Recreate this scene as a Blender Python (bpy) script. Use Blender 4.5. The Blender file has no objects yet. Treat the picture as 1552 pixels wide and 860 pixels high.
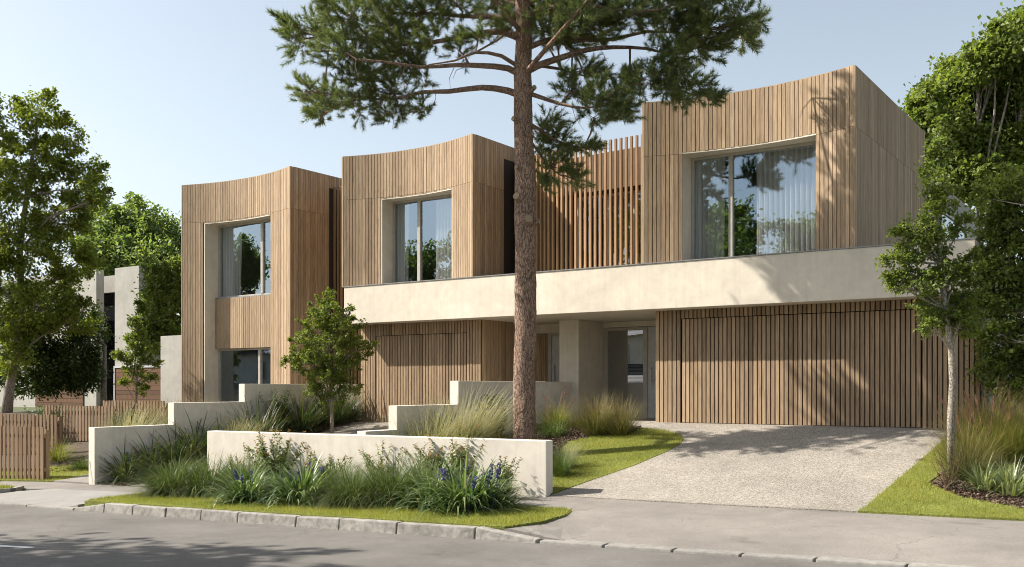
import bpy, bmesh, math, random
import numpy as np
from mathutils import Vector, Matrix, Euler

SC = bpy.context.scene
COL = SC.collection
TH = math.atan(1507 / 2217)          # angle between the street and the view
CT, ST = math.cos(TH), math.sin(TH)
FPX, ZC = 1507.0, 0.79               # focal length in photo pixels, eye height over the garage floor


# ------------------------------------------------------------------ survey helpers
def ray(px, py):
    r = (px - 776) / FPX
    return (CT * r - ST, ST * r + CT, (587 - py) / FPX)


def at(px, py, t):
    """a point t metres ahead of the eye"""
    d = ray(px, py)
    return Vector((d[0] * t, d[1] * t, ZC + d[2] * t))


def lerp(a, b, k):
    return a + (b - a) * k


def sstep(a, b, x):
    k = min(1.0, max(0.0, (x - a) / (b - a)))
    return k * k * (3 - 2 * k)


def pline(pts, x):
    if x <= pts[0][0]:
        return pts[0][1] + (x - pts[0][0]) * (pts[1][1] - pts[0][1]) / (pts[1][0] - pts[0][0])
    for (x0, y0), (x1, y1) in zip(pts, pts[1:]):
        if x <= x1:
            return lerp(y0, y1, (x - x0) / (x1 - x0))
    (x0, y0), (x1, y1) = pts[-2], pts[-1]
    return y1 + (x - x1) * (y1 - y0) / (x1 - x0)


def Yl(x):                            # property line
    return 13.82 + .0887 * (max(-45, min(20, x)) + 8.65)


def zs(x):                            # street level, falling to the left
    x = max(-70, min(30, x))
    return ZC - (1.795 - (.012 if x > -8.65 else .026) * (x + 8.65))


def zh(x):                            # level in front of the garages
    if x > -11: return 0.0
    if x > -13: return -.145 * (-11 - x) / 2
    return -.145


def T0(x, y):
    yl = Yl(x)
    if y < yl:
        return zs(x) - .015 * min(yl - y, 6)
    t = min(1, (y - yl) / (19.3 - yl)) if yl < 19 else 1
    return lerp(zs(x), zh(x), t)


def drop(x):
    return max(sstep(-7.1, -6.5, x), 1 - sstep(-16.6, -16.0, x))


def T(x, y):
    z = T0(x, y)
    if y < 12.4:
        z -= drop(x) * .107 * min(1, (12.4 - y) / max(.5, 12.4 - Yk(x) - .2))
    return z


KERB = [(-40, 9.9), (-16.2, 10.15), (-12, 10.18), (-8.8, 10.24), (-6.4, 10.52), (-2.6, 10.95), (5, 11.9)]


def Yk(x):
    return pline(KERB, x)


def zroad(x, y):
    k = Yk(x)
    return T0(x, k + .1) - .135 + .012 * min(4.0, max(0, k - y)) - .012 * max(0, min(4, k - 4 - y))


def gr(px, py):
    d = ray(px, py)
    t = 5.0
    while t < 80:
        if ZC + d[2] * t < T(d[0] * t, d[1] * t): break
        t += .01
    return (d[0] * t, d[1] * t)


# ------------------------------------------------------------------ object helpers
def tag(o, label=None, cat=None, group=None, kind=None):
    if label: o['label'] = label
    if cat: o['category'] = cat
    if group: o['group'] = group
    if kind: o['kind'] = kind
    return o


def thing(name, loc, label, cat, group=None):
    o = bpy.data.objects.new(name, None)
    o.empty_display_size = .3
    o.location = loc
    COL.objects.link(o)
    return tag(o, label, cat, group)


def link(name, me, mat, parent=None, local=False):
    o = bpy.data.objects.new(name, me)
    if mat is not None and not me.materials:
        me.materials.append(mat)
    COL.objects.link(o)
    if parent is not None:
        o.parent = parent
        if not local:
            root = parent
            off = Vector((0, 0, 0))
            while root is not None:
                off += root.location
                root = root.parent
            o.location = -off
    return o


class MB:
    def __init__(s):
        s.v = []; s.f = []

    def quad(s, a, b, c, d):
        n = len(s.v); s.v += [tuple(a), tuple(b), tuple(c), tuple(d)]; s.f.append((n, n + 1, n + 2, n + 3))

    def hexa(s, p):
        """8 points: bottom loop 0-3 (counter-clockwise from above), top loop 4-7"""
        n = len(s.v); s.v += [tuple(q) for q in p]
        for f in ((3, 2, 1, 0), (4, 5, 6, 7), (0, 1, 5, 4), (1, 2, 6, 5), (2, 3, 7, 6), (3, 0, 4, 7)):
            s.f.append(tuple(n + i for i in f))

    def box(s, x0, x1, y0, y1, z0, z1):
        x0, x1 = sorted((x0, x1)); y0, y1 = sorted((y0, y1)); z0, z1 = sorted((z0, z1))
        s.hexa([(x0, y0, z0), (x1, y0, z0), (x1, y1, z0), (x0, y1, z0), (x0, y0, z1), (x1, y0, z1), (x1, y1, z1), (x0, y1, z1)])

    def prism(s, poly, z0, z1):
        n = len(s.v); k = len(poly)
        s.v += [(x, y, z0) for x, y in poly] + [(x, y, z1) for x, y in poly]
        s.f.append(tuple(n + i for i in reversed(range(k)))); s.f.append(tuple(n + k + i for i in range(k)))
        for i in range(k):
            j = (i + 1) % k
            s.f.append((n + i, n + j, n + k + j, n + k + i))

    def tube(s, pts, rad, seg=8, cap=True):
        pts = [Vector(p) for p in pts]; n0 = len(s.v)
        up = Vector((.3, .9, .2)).normalized()
        for i, p in enumerate(pts):
            d = (pts[min(i + 1, len(pts) - 1)] - pts[max(i - 1, 0)]).normalized()
            if abs(d.dot(up)) > .95: up = Vector((.9, -.3, .3)).normalized()
            u = (up - d * d.dot(up)).normalized(); w = d.cross(u)
            up = u
            r = rad[i] if hasattr(rad, '__len__') else rad
            for k in range(seg):
                a = 2 * math.pi * k / seg
                s.v.append(tuple(p + (u * math.cos(a) + w * math.sin(a)) * r))
        for i in range(len(pts) - 1):
            for k in range(seg):
                k2 = (k + 1) % seg
                s.f.append((n0 + i * seg + k, n0 + i * seg + k2, n0 + (i + 1) * seg + k2, n0 + (i + 1) * seg + k))
        if cap:
            s.f.append(tuple(n0 + k for k in reversed(range(seg))))
            s.f.append(tuple(n0 + (len(pts) - 1) * seg + k for k in range(seg)))

    def mesh(s, name, smooth=False):
        me = bpy.data.meshes.new(name)
        me.from_pydata(s.v, [], s.f)
        me.update()
        if smooth:
            me.polygons.foreach_set('use_smooth', [True] * len(me.polygons))
        return me

    def build(s, name, mat, parent=None, local=False, smooth=False, bevel=0):
        me = s.mesh(name, smooth)
        if bevel:
            bm = bmesh.new(); bm.from_mesh(me)
            bmesh.ops.remove_doubles(bm, verts=bm.verts, dist=1e-4)
            bmesh.ops.bevel(bm, geom=[e for e in bm.edges if len(e.link_faces) == 2 and e.calc_face_angle(0) > .5], offset=bevel, segments=2, affect='EDGES', profile=.6)
            bm.to_mesh(me); bm.free()
        return link(name, me, mat, parent, local)


def np_mesh(name, V, F, attr=None):
    """V (n,3); F (m,k) faces of one size"""
    me = bpy.data.meshes.new(name)
    V = np.asarray(V, dtype=np.float32); F = np.asarray(F, dtype=np.int32)
    m, k = F.shape
    me.vertices.add(len(V)); me.vertices.foreach_set('co', V.ravel())
    me.loops.add(m * k); me.loops.foreach_set('vertex_index', F.ravel())
    me.polygons.add(m); me.polygons.foreach_set('loop_start', np.arange(0, m * k, k, dtype=np.int32))
    if attr is not None:
        a = me.attributes.new('along', 'FLOAT', 'POINT'); a.data.foreach_set('value', np.asarray(attr, dtype=np.float32))
    me.update(calc_edges=True)
    return me


# ------------------------------------------------------------------ materials
class NT:
    def __init__(s, name):
        s.m = bpy.data.materials.new(name); s.m.use_nodes = True
        s.t = s.m.node_tree; s.t.nodes.clear()
        s.out = s.t.nodes.new('ShaderNodeOutputMaterial')

    def n(s, kind, **kw):
        nd = s.t.nodes.new(kind)
        for k, v in kw.items():
            if k in nd.inputs.keys(): nd.inputs[k].default_value = v
            else: setattr(nd, k, v)
        return nd

    def l(s, a, b):
        s.t.links.new(a, b)

    def coord(s, scale=(1, 1, 1), kind='Object'):
        tc = s.n('ShaderNodeTexCoord'); mp = s.n('ShaderNodeMapping'); mp.inputs['Scale'].default_value = scale
        s.l(tc.outputs[kind], mp.inputs['Vector'])
        return mp.outputs[0]

    def noise(s, vec, scale, detail=4, rough=.55, dist=0):
        nd = s.n('ShaderNodeTexNoise', Scale=scale, Detail=detail, Roughness=rough, Distortion=dist)
        s.l(vec, nd.inputs['Vector'])
        return nd.outputs['Fac']

    def ramp(s, fac, stops):
        nd = s.n('ShaderNodeValToRGB')
        while len(nd.color_ramp.elements) < len(stops): nd.color_ramp.elements.new(.5)
        for e, (p, c) in zip(nd.color_ramp.elements, stops):
            e.position = p; e.color = (*c, 1) if len(c) == 3 else c
        s.l(fac, nd.inputs['Fac'])
        return nd.outputs['Color']

    def mix(s, fac, a, b, mode='MIX'):
        nd = s.n('ShaderNodeMix', data_type='RGBA', blend_type=mode)
        for sock, val in ((nd.inputs[0], fac), (nd.inputs[6], a), (nd.inputs[7], b)):
            if isinstance(val, (int, float)): sock.default_value = val
            elif isinstance(val, tuple): sock.default_value = (*val, 1)
            else: s.l(val, sock)
        return nd.outputs[2]

    def math(s, op, a, b=0.0):
        nd = s.n('ShaderNodeMath', operation=op)
        for i, v in enumerate((a, b)):
            if isinstance(v, (int, float)): nd.inputs[i].default_value = v
            else: s.l(v, nd.inputs[i])
        return nd.outputs[0]

    def bump(s, h, strength=.3, dist=.01):
        nd = s.n('ShaderNodeBump', Strength=strength, Distance=dist)
        s.l(h, nd.inputs['Height'])
        return nd.outputs[0]

    def pbr(s, col, rough=.8, normal=None, spec=.3, metal=0):
        b = s.n('ShaderNodeBsdfPrincipled', Roughness=rough if isinstance(rough, float) else .7, Metallic=metal)
        b.inputs['Specular IOR Level'].default_value = spec
        if isinstance(col, tuple): b.inputs['Base Color'].default_value = (*col, 1)
        else: s.l(col, b.inputs['Base Color'])
        if not isinstance(rough, float): s.l(rough, b.inputs['Roughness'])
        if normal is not None: s.l(normal, b.inputs['Normal'])
        s.l(b.outputs[0], s.out.inputs[0])
        return b


def m_plain(name, c, rough=.6, metal=0, spec=.4):
    t = NT(name); v = t.coord()
    k = t.noise(v, 7, 5)
    t.pbr(t.mix(1.0, c, t.ramp(k, [(.3, (.86,) * 3), (.7, (1.08,) * 3)]), 'MULTIPLY'), rough, None, spec, metal)
    return t.m


def m_wood(name, cols, grain=.5, rough=.72):
    t = NT(name); g = t.n('ShaderNodeNewGeometry')
    rnd = g.outputs['Random Per Island']
    base = t.ramp(rnd, [(i / (len(cols) - 1), c) for i, c in enumerate(cols)])
    tc = t.n('ShaderNodeTexCoord')
    off = t.n('ShaderNodeCombineXYZ'); t.l(t.math('MULTIPLY', rnd, 37.0), off.inputs[2]); t.l(t.math('MULTIPLY', rnd, 11.0), off.inputs[0])
    add = t.n('ShaderNodeVectorMath', operation='ADD'); t.l(tc.outputs['Object'], add.inputs[0]); t.l(off.outputs[0], add.inputs[1])
    mp = t.n('ShaderNodeMapping'); mp.inputs['Scale'].default_value = (38, 38, 1.6); t.l(add.outputs[0], mp.inputs['Vector'])
    fine = t.noise(mp.outputs[0], 1.6, 6, .65, .6)
    mp2 = t.n('ShaderNodeMapping'); mp2.inputs['Scale'].default_value = (6, 6, .7); t.l(add.outputs[0], mp2.inputs['Vector'])
    broad = t.noise(mp2.outputs[0], 1.5, 4, .6, .3)
    c = t.mix(grain, base, t.ramp(fine, [(.3, (.42, .36, .3)), (.52, (1, 1, 1)), (.75, (1.22, 1.2, 1.16))]), 'MULTIPLY')
    c = t.mix(.55, c, t.ramp(broad, [(.32, (.68, .66, .64)), (.6, (1.08, 1.07, 1.05))]), 'MULTIPLY')
    t.pbr(c, rough, t.bump(fine, .35, .004), .25)
    return t.m


def m_render(name, c, blotch=.12):
    t = NT(name); v = t.coord()
    big = t.noise(v, .9, 6, .62, .5); mid = t.noise(v, 5, 5, .6, .2); fine = t.noise(v, 90, 3, .6)
    k = t.mix(1.0, c, t.ramp(big, [(.3, (1 - blotch * 1.3,) * 3), (.7, (1 + blotch * .6,) * 3)]), 'MULTIPLY')
    k = t.mix(.8, k, t.ramp(mid, [(.3, (.9, .895, .885)), (.7, (1.05,) * 3)]), 'MULTIPLY')
    vs = t.coord((9, 9, .5)); streak = t.noise(vs, 1.2, 4, .6)
    k = t.mix(.5, k, t.ramp(streak, [(.3, (.88, .87, .85)), (.55, (1, 1, 1))]), 'MULTIPLY')
    h = t.math('ADD', t.math('MULTIPLY', fine, .35), mid)
    t.pbr(k, .88, t.bump(h, .22, .008), .2)
    return t.m


def m_leaf(name, cols, tip=None, trans=.35, tcol=None, rough=.5, spec=.3, tip_pos=(.6, 1.0)):
    t = NT(name); g = t.n('ShaderNodeNewGeometry')
    base = t.ramp(g.outputs['Random Per Island'], [(i / (len(cols) - 1), c) for i, c in enumerate(cols)])
    vv = t.coord(); patch = t.noise(vv, .9, 2)
    base = t.mix(.7, base, t.ramp(patch, [(.35, (.78, .84, .8)), (.65, (1.2, 1.12, .95))]), 'MULTIPLY')
    if tip:
        a = t.n('ShaderNodeAttribute', attribute_name='along')
        base = t.mix(t.ramp(a.outputs['Fac'], [(tip_pos[0], (0, 0, 0)), (tip_pos[1], (1, 1, 1))]), base, tip)
    b = t.pbr(base, rough, None, spec)
    tr = t.n('ShaderNodeBsdfTranslucent')
    t.l(t.mix(1.0, base, tcol or (1.5, 1.6, .7), 'MULTIPLY'), tr.inputs['Color'])
    mx = t.n('ShaderNodeMixShader', Fac=trans)
    t.l(b.outputs[0], mx.inputs[1]); t.l(tr.outputs[0], mx.inputs[2]); t.l(mx.outputs[0], t.out.inputs[0])
    return t.m


def m_ground(name, stops, scale, bumpd=.01, big=.2, bstr=.5, speck=None, rough=.9, cracks=0):
    t = NT(name); v = t.coord()
    n1 = t.noise(v, scale, 6, .65); n2 = t.noise(v, .55, 5, .6, .4); n3 = t.noise(v, 3.1, 4, .6)
    c = t.ramp(n1, stops)
    c = t.mix(1.0, c, t.ramp(n2, [(.3, (1 - big,) * 3), (.7, (1 + big * .7,) * 3)]), 'MULTIPLY')
    c = t.mix(.6, c, t.ramp(n3, [(.3, (.85, .85, .84)), (.7, (1.1, 1.1, 1.1))]), 'MULTIPLY')
    h = n1
    if speck:
        vo = t.n('ShaderNodeTexVoronoi', Scale=speck[0]); t.l(v, vo.inputs['Vector'])
        sep = t.n('ShaderNodeSeparateColor'); t.l(vo.outputs['Color'], sep.inputs[0])
        c = t.mix(speck[1], c, t.ramp(sep.outputs[0], speck[2]), speck[3])
        h = t.math('SUBTRACT', n1, vo.outputs['Distance'])
    if cracks:
        wv = t.n('ShaderNodeVectorMath', operation='MULTIPLY_ADD'); nn = t.n('ShaderNodeTexNoise', Scale=1.3, Detail=5); t.l(v, nn.inputs['Vector']); t.l(nn.outputs['Color'], wv.inputs[0]); wv.inputs[1].default_value = (1.1, 1.1, 0); t.l(v, wv.inputs[2])
        cr = t.n('ShaderNodeTexVoronoi', Scale=cracks, feature='DISTANCE_TO_EDGE'); t.l(wv.outputs[0], cr.inputs['Vector'])
        msk = t.math('MULTIPLY', t.math('LESS_THAN', cr.outputs['Distance'], .0035), t.math('GREATER_THAN', n2, .5))
        c = t.mix(t.math('MULTIPLY', msk, .32), c, (.03, .028, .026))
        cell = t.n('ShaderNodeTexVoronoi', Scale=cracks * .8, distance='CHEBYCHEV'); t.l(v, cell.inputs['Vector']); sp = t.n('ShaderNodeSeparateColor'); t.l(cell.outputs['Color'], sp.inputs[0])
        c = t.mix(1.0, c, t.ramp(sp.outputs[0], [(.6, (1, 1, 1)), (.61, (.93, .93, .93)), (.8, (.93, .93, .93)), (.81, (1.05, 1.05, 1.05))]), 'MULTIPLY')
        spot = t.noise(v, 1.7, 2); c = t.mix(1.0, c, t.ramp(spot, [(.66, (1, 1, 1)), (.74, (.8, .79, .78))]), 'MULTIPLY')
    t.pbr(c, rough, t.bump(h, bstr, bumpd), .25)
    return t.m


def m_glass(name, refl=.38, tint=(.62, .7, .72), gcol=(.56, .76, 1)):
    t = NT(name)
    gl = t.n('ShaderNodeBsdfGlossy', Roughness=.0); gl.inputs['Color'].default_value = (*gcol, 1)
    vv = t.coord(); t.l(t.bump(t.noise(vv, .9, 1), .012, .2), gl.inputs['Normal'])
    tr = t.n('ShaderNodeBsdfTransparent'); tr.inputs['Color'].default_value = (*tint, 1)
    fr = t.n('ShaderNodeFresnel', IOR=1.5)
    fac = t.math('ADD', t.math('MULTIPLY', fr.outputs[0], .4), refl)
    mx = t.n('ShaderNodeMixShader')
    t.l(fac, mx.inputs[0]); t.l(tr.outputs[0], mx.inputs[1]); t.l(gl.outputs[0], mx.inputs[2]); t.l(mx.outputs[0], t.out.inputs[0])
    return t.m


M = {}
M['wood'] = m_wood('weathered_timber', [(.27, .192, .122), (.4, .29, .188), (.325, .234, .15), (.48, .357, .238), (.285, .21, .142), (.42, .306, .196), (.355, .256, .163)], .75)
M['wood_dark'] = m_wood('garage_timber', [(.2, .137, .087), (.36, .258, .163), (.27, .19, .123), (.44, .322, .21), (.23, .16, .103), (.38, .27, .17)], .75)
M['batten'] = m_wood('batten_timber', [(.29, .18, .098), (.37, .235, .13), (.25, .16, .09), (.4, .255, .145)])
M['fascia'] = m_wood('shaded_boards', [(.1, .068, .044), (.14, .096, .06), (.12, .08, .05)])  # fascia boards coloured darker, painting in the shade behind the battens
M['fence_wood'] = m_wood('fence_timber', [(.2, .13, .08), (.28, .19, .12), (.23, .155, .098)])
M['cedar'] = m_wood('cedar_boards', [(.12, .062, .035), (.16, .085, .047), (.1, .055, .032)])
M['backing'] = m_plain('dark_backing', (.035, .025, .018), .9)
M['render'] = m_render('pale_render', (.64, .58, .485))
M['render_wall'] = m_render('garden_wall_render', (.69, .635, .55), .1)
M['render_grey'] = m_render('grey_render', (.4, .385, .35))
M['frame'] = m_plain('taupe_frame', (.4, .37, .32), .45)
M['flash'] = m_plain('metal_flashing', (.25, .24, .23), .4, .5)
M['dark_metal'] = m_plain('dark_metal', (.06, .06, .062), .4, .3)
M['dark_glass'] = m_plain('dark_window', (.012, .013, .015), .25, 0, .25)
M['door_grey'] = m_plain('door_paint', (.46, .46, .47), .5)
M['steel'] = m_plain('brushed_steel', (.55, .54, .52), .3, .9)
M['glass'] = m_glass('window_glass', .25, (.97, .98, .98), (.66, .83, 1))
M['door_glass'] = m_glass('door_glass', .45, (.35, .37, .37), (.92, .96, 1))
M['room'] = m_plain('room_paint', (.2, .185, .165), .9)
M['asphalt'] = m_ground('asphalt', [(.3, (.115, .108, .098)), (.7, (.17, .16, .147))], 60, .006, .22, .5, (160, .45, [(0, (.5, .5, .5)), (.75, (1, 1, 1)), (1, (1.5, 1.48, 1.42))], 'MULTIPLY'), cracks=.32)
M['path'] = m_ground('footpath_asphalt', [(.3, (.165, .15, .134)), (.7, (.235, .217, .196))], 50, .004, .2, .35, (140, .35, [(0, (.65, .65, .65)), (1, (1.3, 1.28, 1.25))], 'MULTIPLY'), cracks=.5)
M['conc'] = m_ground('crossover_concrete', [(.3, (.19, .181, .167)), (.7, (.265, .254, .236))], 40, .003, .14, .3)
M['aggregate'] = m_ground('exposed_aggregate', [(.3, (.205, .187, .162)), (.7, (.3, .277, .244))], 30, .005, .16, .7, (62, .8, [(0, (.5, .47, .43)), (.35, (.9, .88, .85)), (.7, (1.12, 1.1, 1.07)), (1, (1.5, 1.48, 1.45))], 'MULTIPLY'))
M['kerb'] = m_ground('bluestone_kerb', [(.25, (.13, .122, .11)), (.5, (.26, .245, .22)), (.75, (.36, .34, .31))], 9, .02, .3, .9)
M['kerb_flush'] = m_ground('flush_kerb', [(.25, (.17, .16, .145)), (.75, (.29, .275, .25))], 9, .01, .2, .5)
M['soil'] = m_ground('soil', [(.3, (.05, .035, .025)), (.7, (.1, .075, .055))], 12, .03, .25, .8)
M['land'] = m_ground('land', [(.3, (.06, .075, .03)), (.7, (.1, .11, .05))], 3, .03, .25, .8)
M['lawn_base'] = m_ground('turf', [(.3, (.1, .12, .022)), (.7, (.19, .2, .045))], 25, .02, .25, .6)
M['mulch_chip'] = m_wood('bark_chips', [(.09, .058, .042), (.2, .135, .1), (.14, .092, .068), (.3, .22, .165)], .4, .9)
M['paint_white'] = m_plain('road_paint', (.75, .75, .73), .7)
M['grass'] = m_leaf('lawn_grass', [(.16, .195, .035), (.25, .265, .055), (.36, .32, .1), (.19, .23, .042), (.3, .3, .07)], None, .4, (1.3, 1.35, .7), .6, .2)
M['leaf_big'] = m_leaf('big_tree_leaf', [(.095, .13, .027), (.155, .19, .038), (.24, .255, .055), (.12, .16, .032)], None, .5)
M['leaf_dark'] = m_leaf('dark_tree_leaf', [(.035, .058, .018), (.055, .082, .024), (.075, .1, .028)], None, .38)
M['leaf_back'] = m_leaf('back_tree_leaf', [(.1, .15, .06), (.15, .2, .075), (.2, .24, .095)], None, .5)
M['leaf_maple'] = m_leaf('maple_leaf', [(.09, .128, .034), (.135, .175, .046), (.2, .235, .068), (.105, .145, .038)], None, .48)
M['leaf_small'] = m_leaf('small_tree_leaf', [(.085, .12, .026), (.13, .17, .036), (.2, .225, .05), (.075, .11, .026)], None, .42)
M['needle'] = m_leaf('pine_needle', [(.085, .12, .056), (.125, .162, .066), (.205, .222, .075), (.1, .138, .072)], (.29, .27, .1), .36, (1.2, 1.3, .7), .45, .35, (.75, 1.0))
M['lomandra'] = m_leaf('fine_green_grass', [(.05, .08, .025), (.075, .11, .034), (.11, .145, .05), (.042, .07, .024)], (.24, .24, .1), .3, None, .5, .4, (.75, 1.05))
M['liriope'] = m_leaf('lily_turf_leaf', [(.045, .085, .03), (.075, .125, .042), (.12, .17, .065), (.3, .34, .2)], None, .3, None, .35, .5)
M['dianella'] = m_leaf('strappy_leaf', [(.025, .045, .02), (.04, .065, .027), (.065, .085, .036), (.12, .1, .05)], (.17, .115, .065), .25, None, .5, .4, (.8, 1.05))
M['pale_grass'] = m_leaf('feather_grass', [(.14, .165, .07), (.22, .235, .115), (.32, .32, .18), (.11, .14, .055)], (.46, .43, .29), .35, (1.1, 1.05, .8), .6, .2, (.45, 1.0))
M['gold_grass'] = m_leaf('golden_grass', [(.085, .1, .035), (.13, .13, .05), (.07, .09, .03), (.18, .16, .075)], (.36, .29, .15), .35, (1.2, 1.1, .7), .6, .2, (.5, 1.0))
M['red_grass'] = m_leaf('fountain_grass', [(.12, .15, .035), (.17, .19, .05), (.2, .16, .07)], (.26, .17, .09), .35, None, .6, .2, (.6, 1.0))
M['plume'] = m_leaf('red_plume', [(.22, .11, .09), (.3, .16, .12), (.36, .22, .17)], None, .3, (1.2, 1, .9), .8, .1)
M['blue'] = m_leaf('violet_flower', [(.07, .075, .2), (.1, .105, .26), (.15, .15, .32)], None, .25, (1, 1, 1.2), .6, .2)
M['shrub'] = m_leaf('shrub_leaf', [(.06, .1, .022), (.1, .145, .03), (.14, .18, .045)], (.25, .14, .05), .35, None, .4, .4, (.86, 1.02))
M['shrub_dark'] = m_leaf('dark_shrub_leaf', [(.03, .055, .018), (.05, .08, .025), (.075, .105, .03)], None, .3)
M['shrub_twiggy'] = m_leaf('sparse_shrub_leaf', [(.09, .1, .03), (.14, .14, .04), (.13, .08, .06), (.2, .19, .05)], None, .35)
M['stripe'] = m_leaf('variegated_leaf', [(.09, .13, .06), (.16, .2, .1), (.36, .38, .24), (.11, .15, .07)], None, .3, None, .4, .4)
M['cut_wood'] = m_plain('cut_wood', (.3, .22, .15), .9)
M['stem'] = m_plain('stem', (.12, .075, .05), .8)


def m_bark(name, stops, zsq, scale, bstr=1.0, dist=.03):
    t = NT(name); v = t.coord((1, 1, zsq))
    vo = t.n('ShaderNodeTexVoronoi', Scale=scale, feature='DISTANCE_TO_EDGE'); 
    d = t.n('ShaderNodeTexNoise', Scale=14.0, Detail=5); t.l(v, d.inputs['Vector'])
    av = t.n('ShaderNodeVectorMath', operation='MULTIPLY_ADD'); t.l(d.outputs['Color'], av.inputs[0]); av.inputs[1].default_value = (.14, .14, .14); t.l(v, av.inputs[2])
    t.l(av.outputs[0], vo.inputs['Vector'])
    n1 = t.noise(v, 18, 6, .65); n2 = t.noise(v, 2.2, 3)
    h = t.math('ADD', t.math('MINIMUM', t.math('MULTIPLY', vo.outputs['Distance'], 5.0), .6), t.math('MULTIPLY', n1, .5))
    c = t.ramp(h, stops)
    c = t.mix(1.0, c, t.ramp(n2, [(.3, (.78, .76, .75)), (.7, (1.15, 1.1, 1.05))]), 'MULTIPLY')
    t.pbr(c, .9, t.bump(h, bstr, dist), .15)
    return t.m


M['bark_pine'] = m_bark('pine_bark', [(.15, (.045, .028, .021)), (.5, (.17, .112, .083)), (.95, (.35, .25, .195))], .3, 26, .8, .02)
M['bark_grey'] = m_bark('grey_bark', [(.2, (.1, .085, .07)), (.6, (.23, .2, .17)), (.95, (.34, .3, .26))], .4, 16, .6, .012)
M['bark_pale'] = m_bark('mottled_bark', [(.2, (.08, .067, .052)), (.5, (.21, .185, .15)), (.9, (.38, .35, .3))], .7, 22, .5, .01)
t = NT('curtain_cloth'); b = t.pbr((.86, .84, .8), .9, None, .1)
tr = t.n('ShaderNodeBsdfTranslucent'); tr.inputs['Color'].default_value = (.75, .73, .7, 1)
ts = t.n('ShaderNodeBsdfTransparent'); mx = t.n('ShaderNodeMixShader', Fac=.4); mx2 = t.n('ShaderNodeMixShader', Fac=.05)
t.l(b.outputs[0], mx.inputs[1]); t.l(tr.outputs[0], mx.inputs[2]); t.l(mx.outputs[0], mx2.inputs[1]); t.l(ts.outputs[0], mx2.inputs[2]); t.l(mx2.outputs[0], t.out.inputs[0])
M['curtain'] = t.m
t = NT('roof_tiles'); v = t.coord()
wv = t.n('ShaderNodeTexWave', Scale=1.6, Distortion=.4); wv.bands_direction = 'Z'; t.l(v, wv.inputs['Vector'])
t.pbr(t.ramp(wv.outputs['Fac'], [(.1, (.02, .02, .022)), (.5, (.07, .068, .07)), (1, (.11, .105, .105))]), .6, t.bump(wv.outputs['Fac'], .6, .05))
M['tiles'] = t.m


# ================================================================== GROUND
def ground_sheet(name, poly, mat, zf, off, step=.5, kind='structure', jitter=0, label=None, cat=None, skirt=.12):
    bm = bmesh.new()
    pts = []
    for i, a in enumerate(poly):
        b = poly[(i + 1) % len(poly)]
        L = math.hypot(b[0] - a[0], b[1] - a[1]); n = max(1, int(L / .35))
        for k in range(n):
            pts.append((lerp(a[0], b[0], k / n), lerp(a[1], b[1], k / n)))
    if jitter:
        rg = random.Random(len(pts))
        pts = [(x + rg.uniform(-1, 1) * jitter, y + rg.uniform(-1, 1) * jitter) for x, y in pts]
    vs = [bm.verts.new((x, y, 0)) for x, y in pts]
    es = [bm.edges.new((vs[i], vs[(i + 1) % len(vs)])) for i in range(len(vs))]
    bmesh.ops.triangle_fill(bm, edges=es, use_beauty=True)
    xs = [p[0] for p in pts]; ys = [p[1] for p in pts]
    def cut(lo, hi, ax):
        k = math.ceil(lo / step) * step
        while k < hi:
            bmesh.ops.bisect_plane(bm, geom=bm.verts[:] + bm.edges[:] + bm.faces[:], dist=1e-5, plane_co=(k, 0, 0) if ax == 0 else (0, k, 0), plane_no=(1, 0, 0) if ax == 0 else (0, 1, 0))
            k += step
    cut(min(xs), max(xs), 0); cut(min(ys), max(ys), 1)
    for v in bm.verts:
        v.co.z = zf(v.co.x, v.co.y) + off
    bmesh.ops.recalc_face_normals(bm, faces=bm.faces)
    for f in bm.faces:
        if f.normal.z < 0: f.normal_flip()
    if skirt:
        bd = [e for e in bm.edges if len(e.link_faces) == 1]
        r_ = bmesh.ops.extrude_edge_only(bm, edges=bd)
        for g in r_['geom']:
            if isinstance(g, bmesh.types.BMVert): g.co.z -= skirt
    me = bpy.data.meshes.new(name); bm.to_mesh(me); bm.free()
    o = link(name, me, mat)
    return tag(o, label, cat, None, kind)


# base terrain: one sheet to the horizon
xs = [-400, -200, -120, -80, -60, -50] + [-44 + .5 * i for i in range(101)] + [10, 15, 25, 50, 100, 200, 400]
ys = [-400, -200, -100, -60, -40, -30, -24, -18, -14, -10, -6, -2, 2, 4, 6, 8, 9] + [9.4 + .2 * i for i in range(56)] + [22, 26, 32, 40, 60, 100, 200, 400]
V = []; F = []
for y in ys:
    for x in xs:
        k = Yk(x)
        V.append((x, y, (zroad(x, y) - .1) if y < k + .15 else T(x, y) - .05))
nx = len(xs)
for j in range(len(ys) - 1):
    for i in range(nx - 1):
        a = j * nx + i; F.append((a, a + 1, a + 1 + nx, a + nx))
tag(link('ground', np_mesh('ground', V, F), M['land']), kind='structure')

G = lambda *pp: [gr(*p) for p in pp]
rd = [(x, Yk(x) - .0) for x in np.arange(-60, 13, 1.0)]
ground_sheet('road', [(12, .6), ] + rd[::-1] + [(-60, .6)], M['asphalt'], zroad, 0, 1.0)
ground_sheet('opposite_footpath', [(12, -3), (12, .55), (-60, .55), (-60, -3)], M['conc'], zroad, .1, 2.0)
# lane dash on the road
d0 = (-13.4, 6.62); d1 = (-12.05, 6.92)
ground_sheet('road_marking', [(d0[0], d0[1]), (d1[0], d1[1]), (d1[0], d1[1] + .11), (d0[0], d0[1] + .11)], M['paint_white'], zroad, .005, skirt=0)
ground_sheet('road_marking', [(-22.4, 4.9), (-19.4, 5.45), (-19.4, 5.56), (-22.4, 5.01)], M['paint_white'], zroad, .005, skirt=0)

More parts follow.
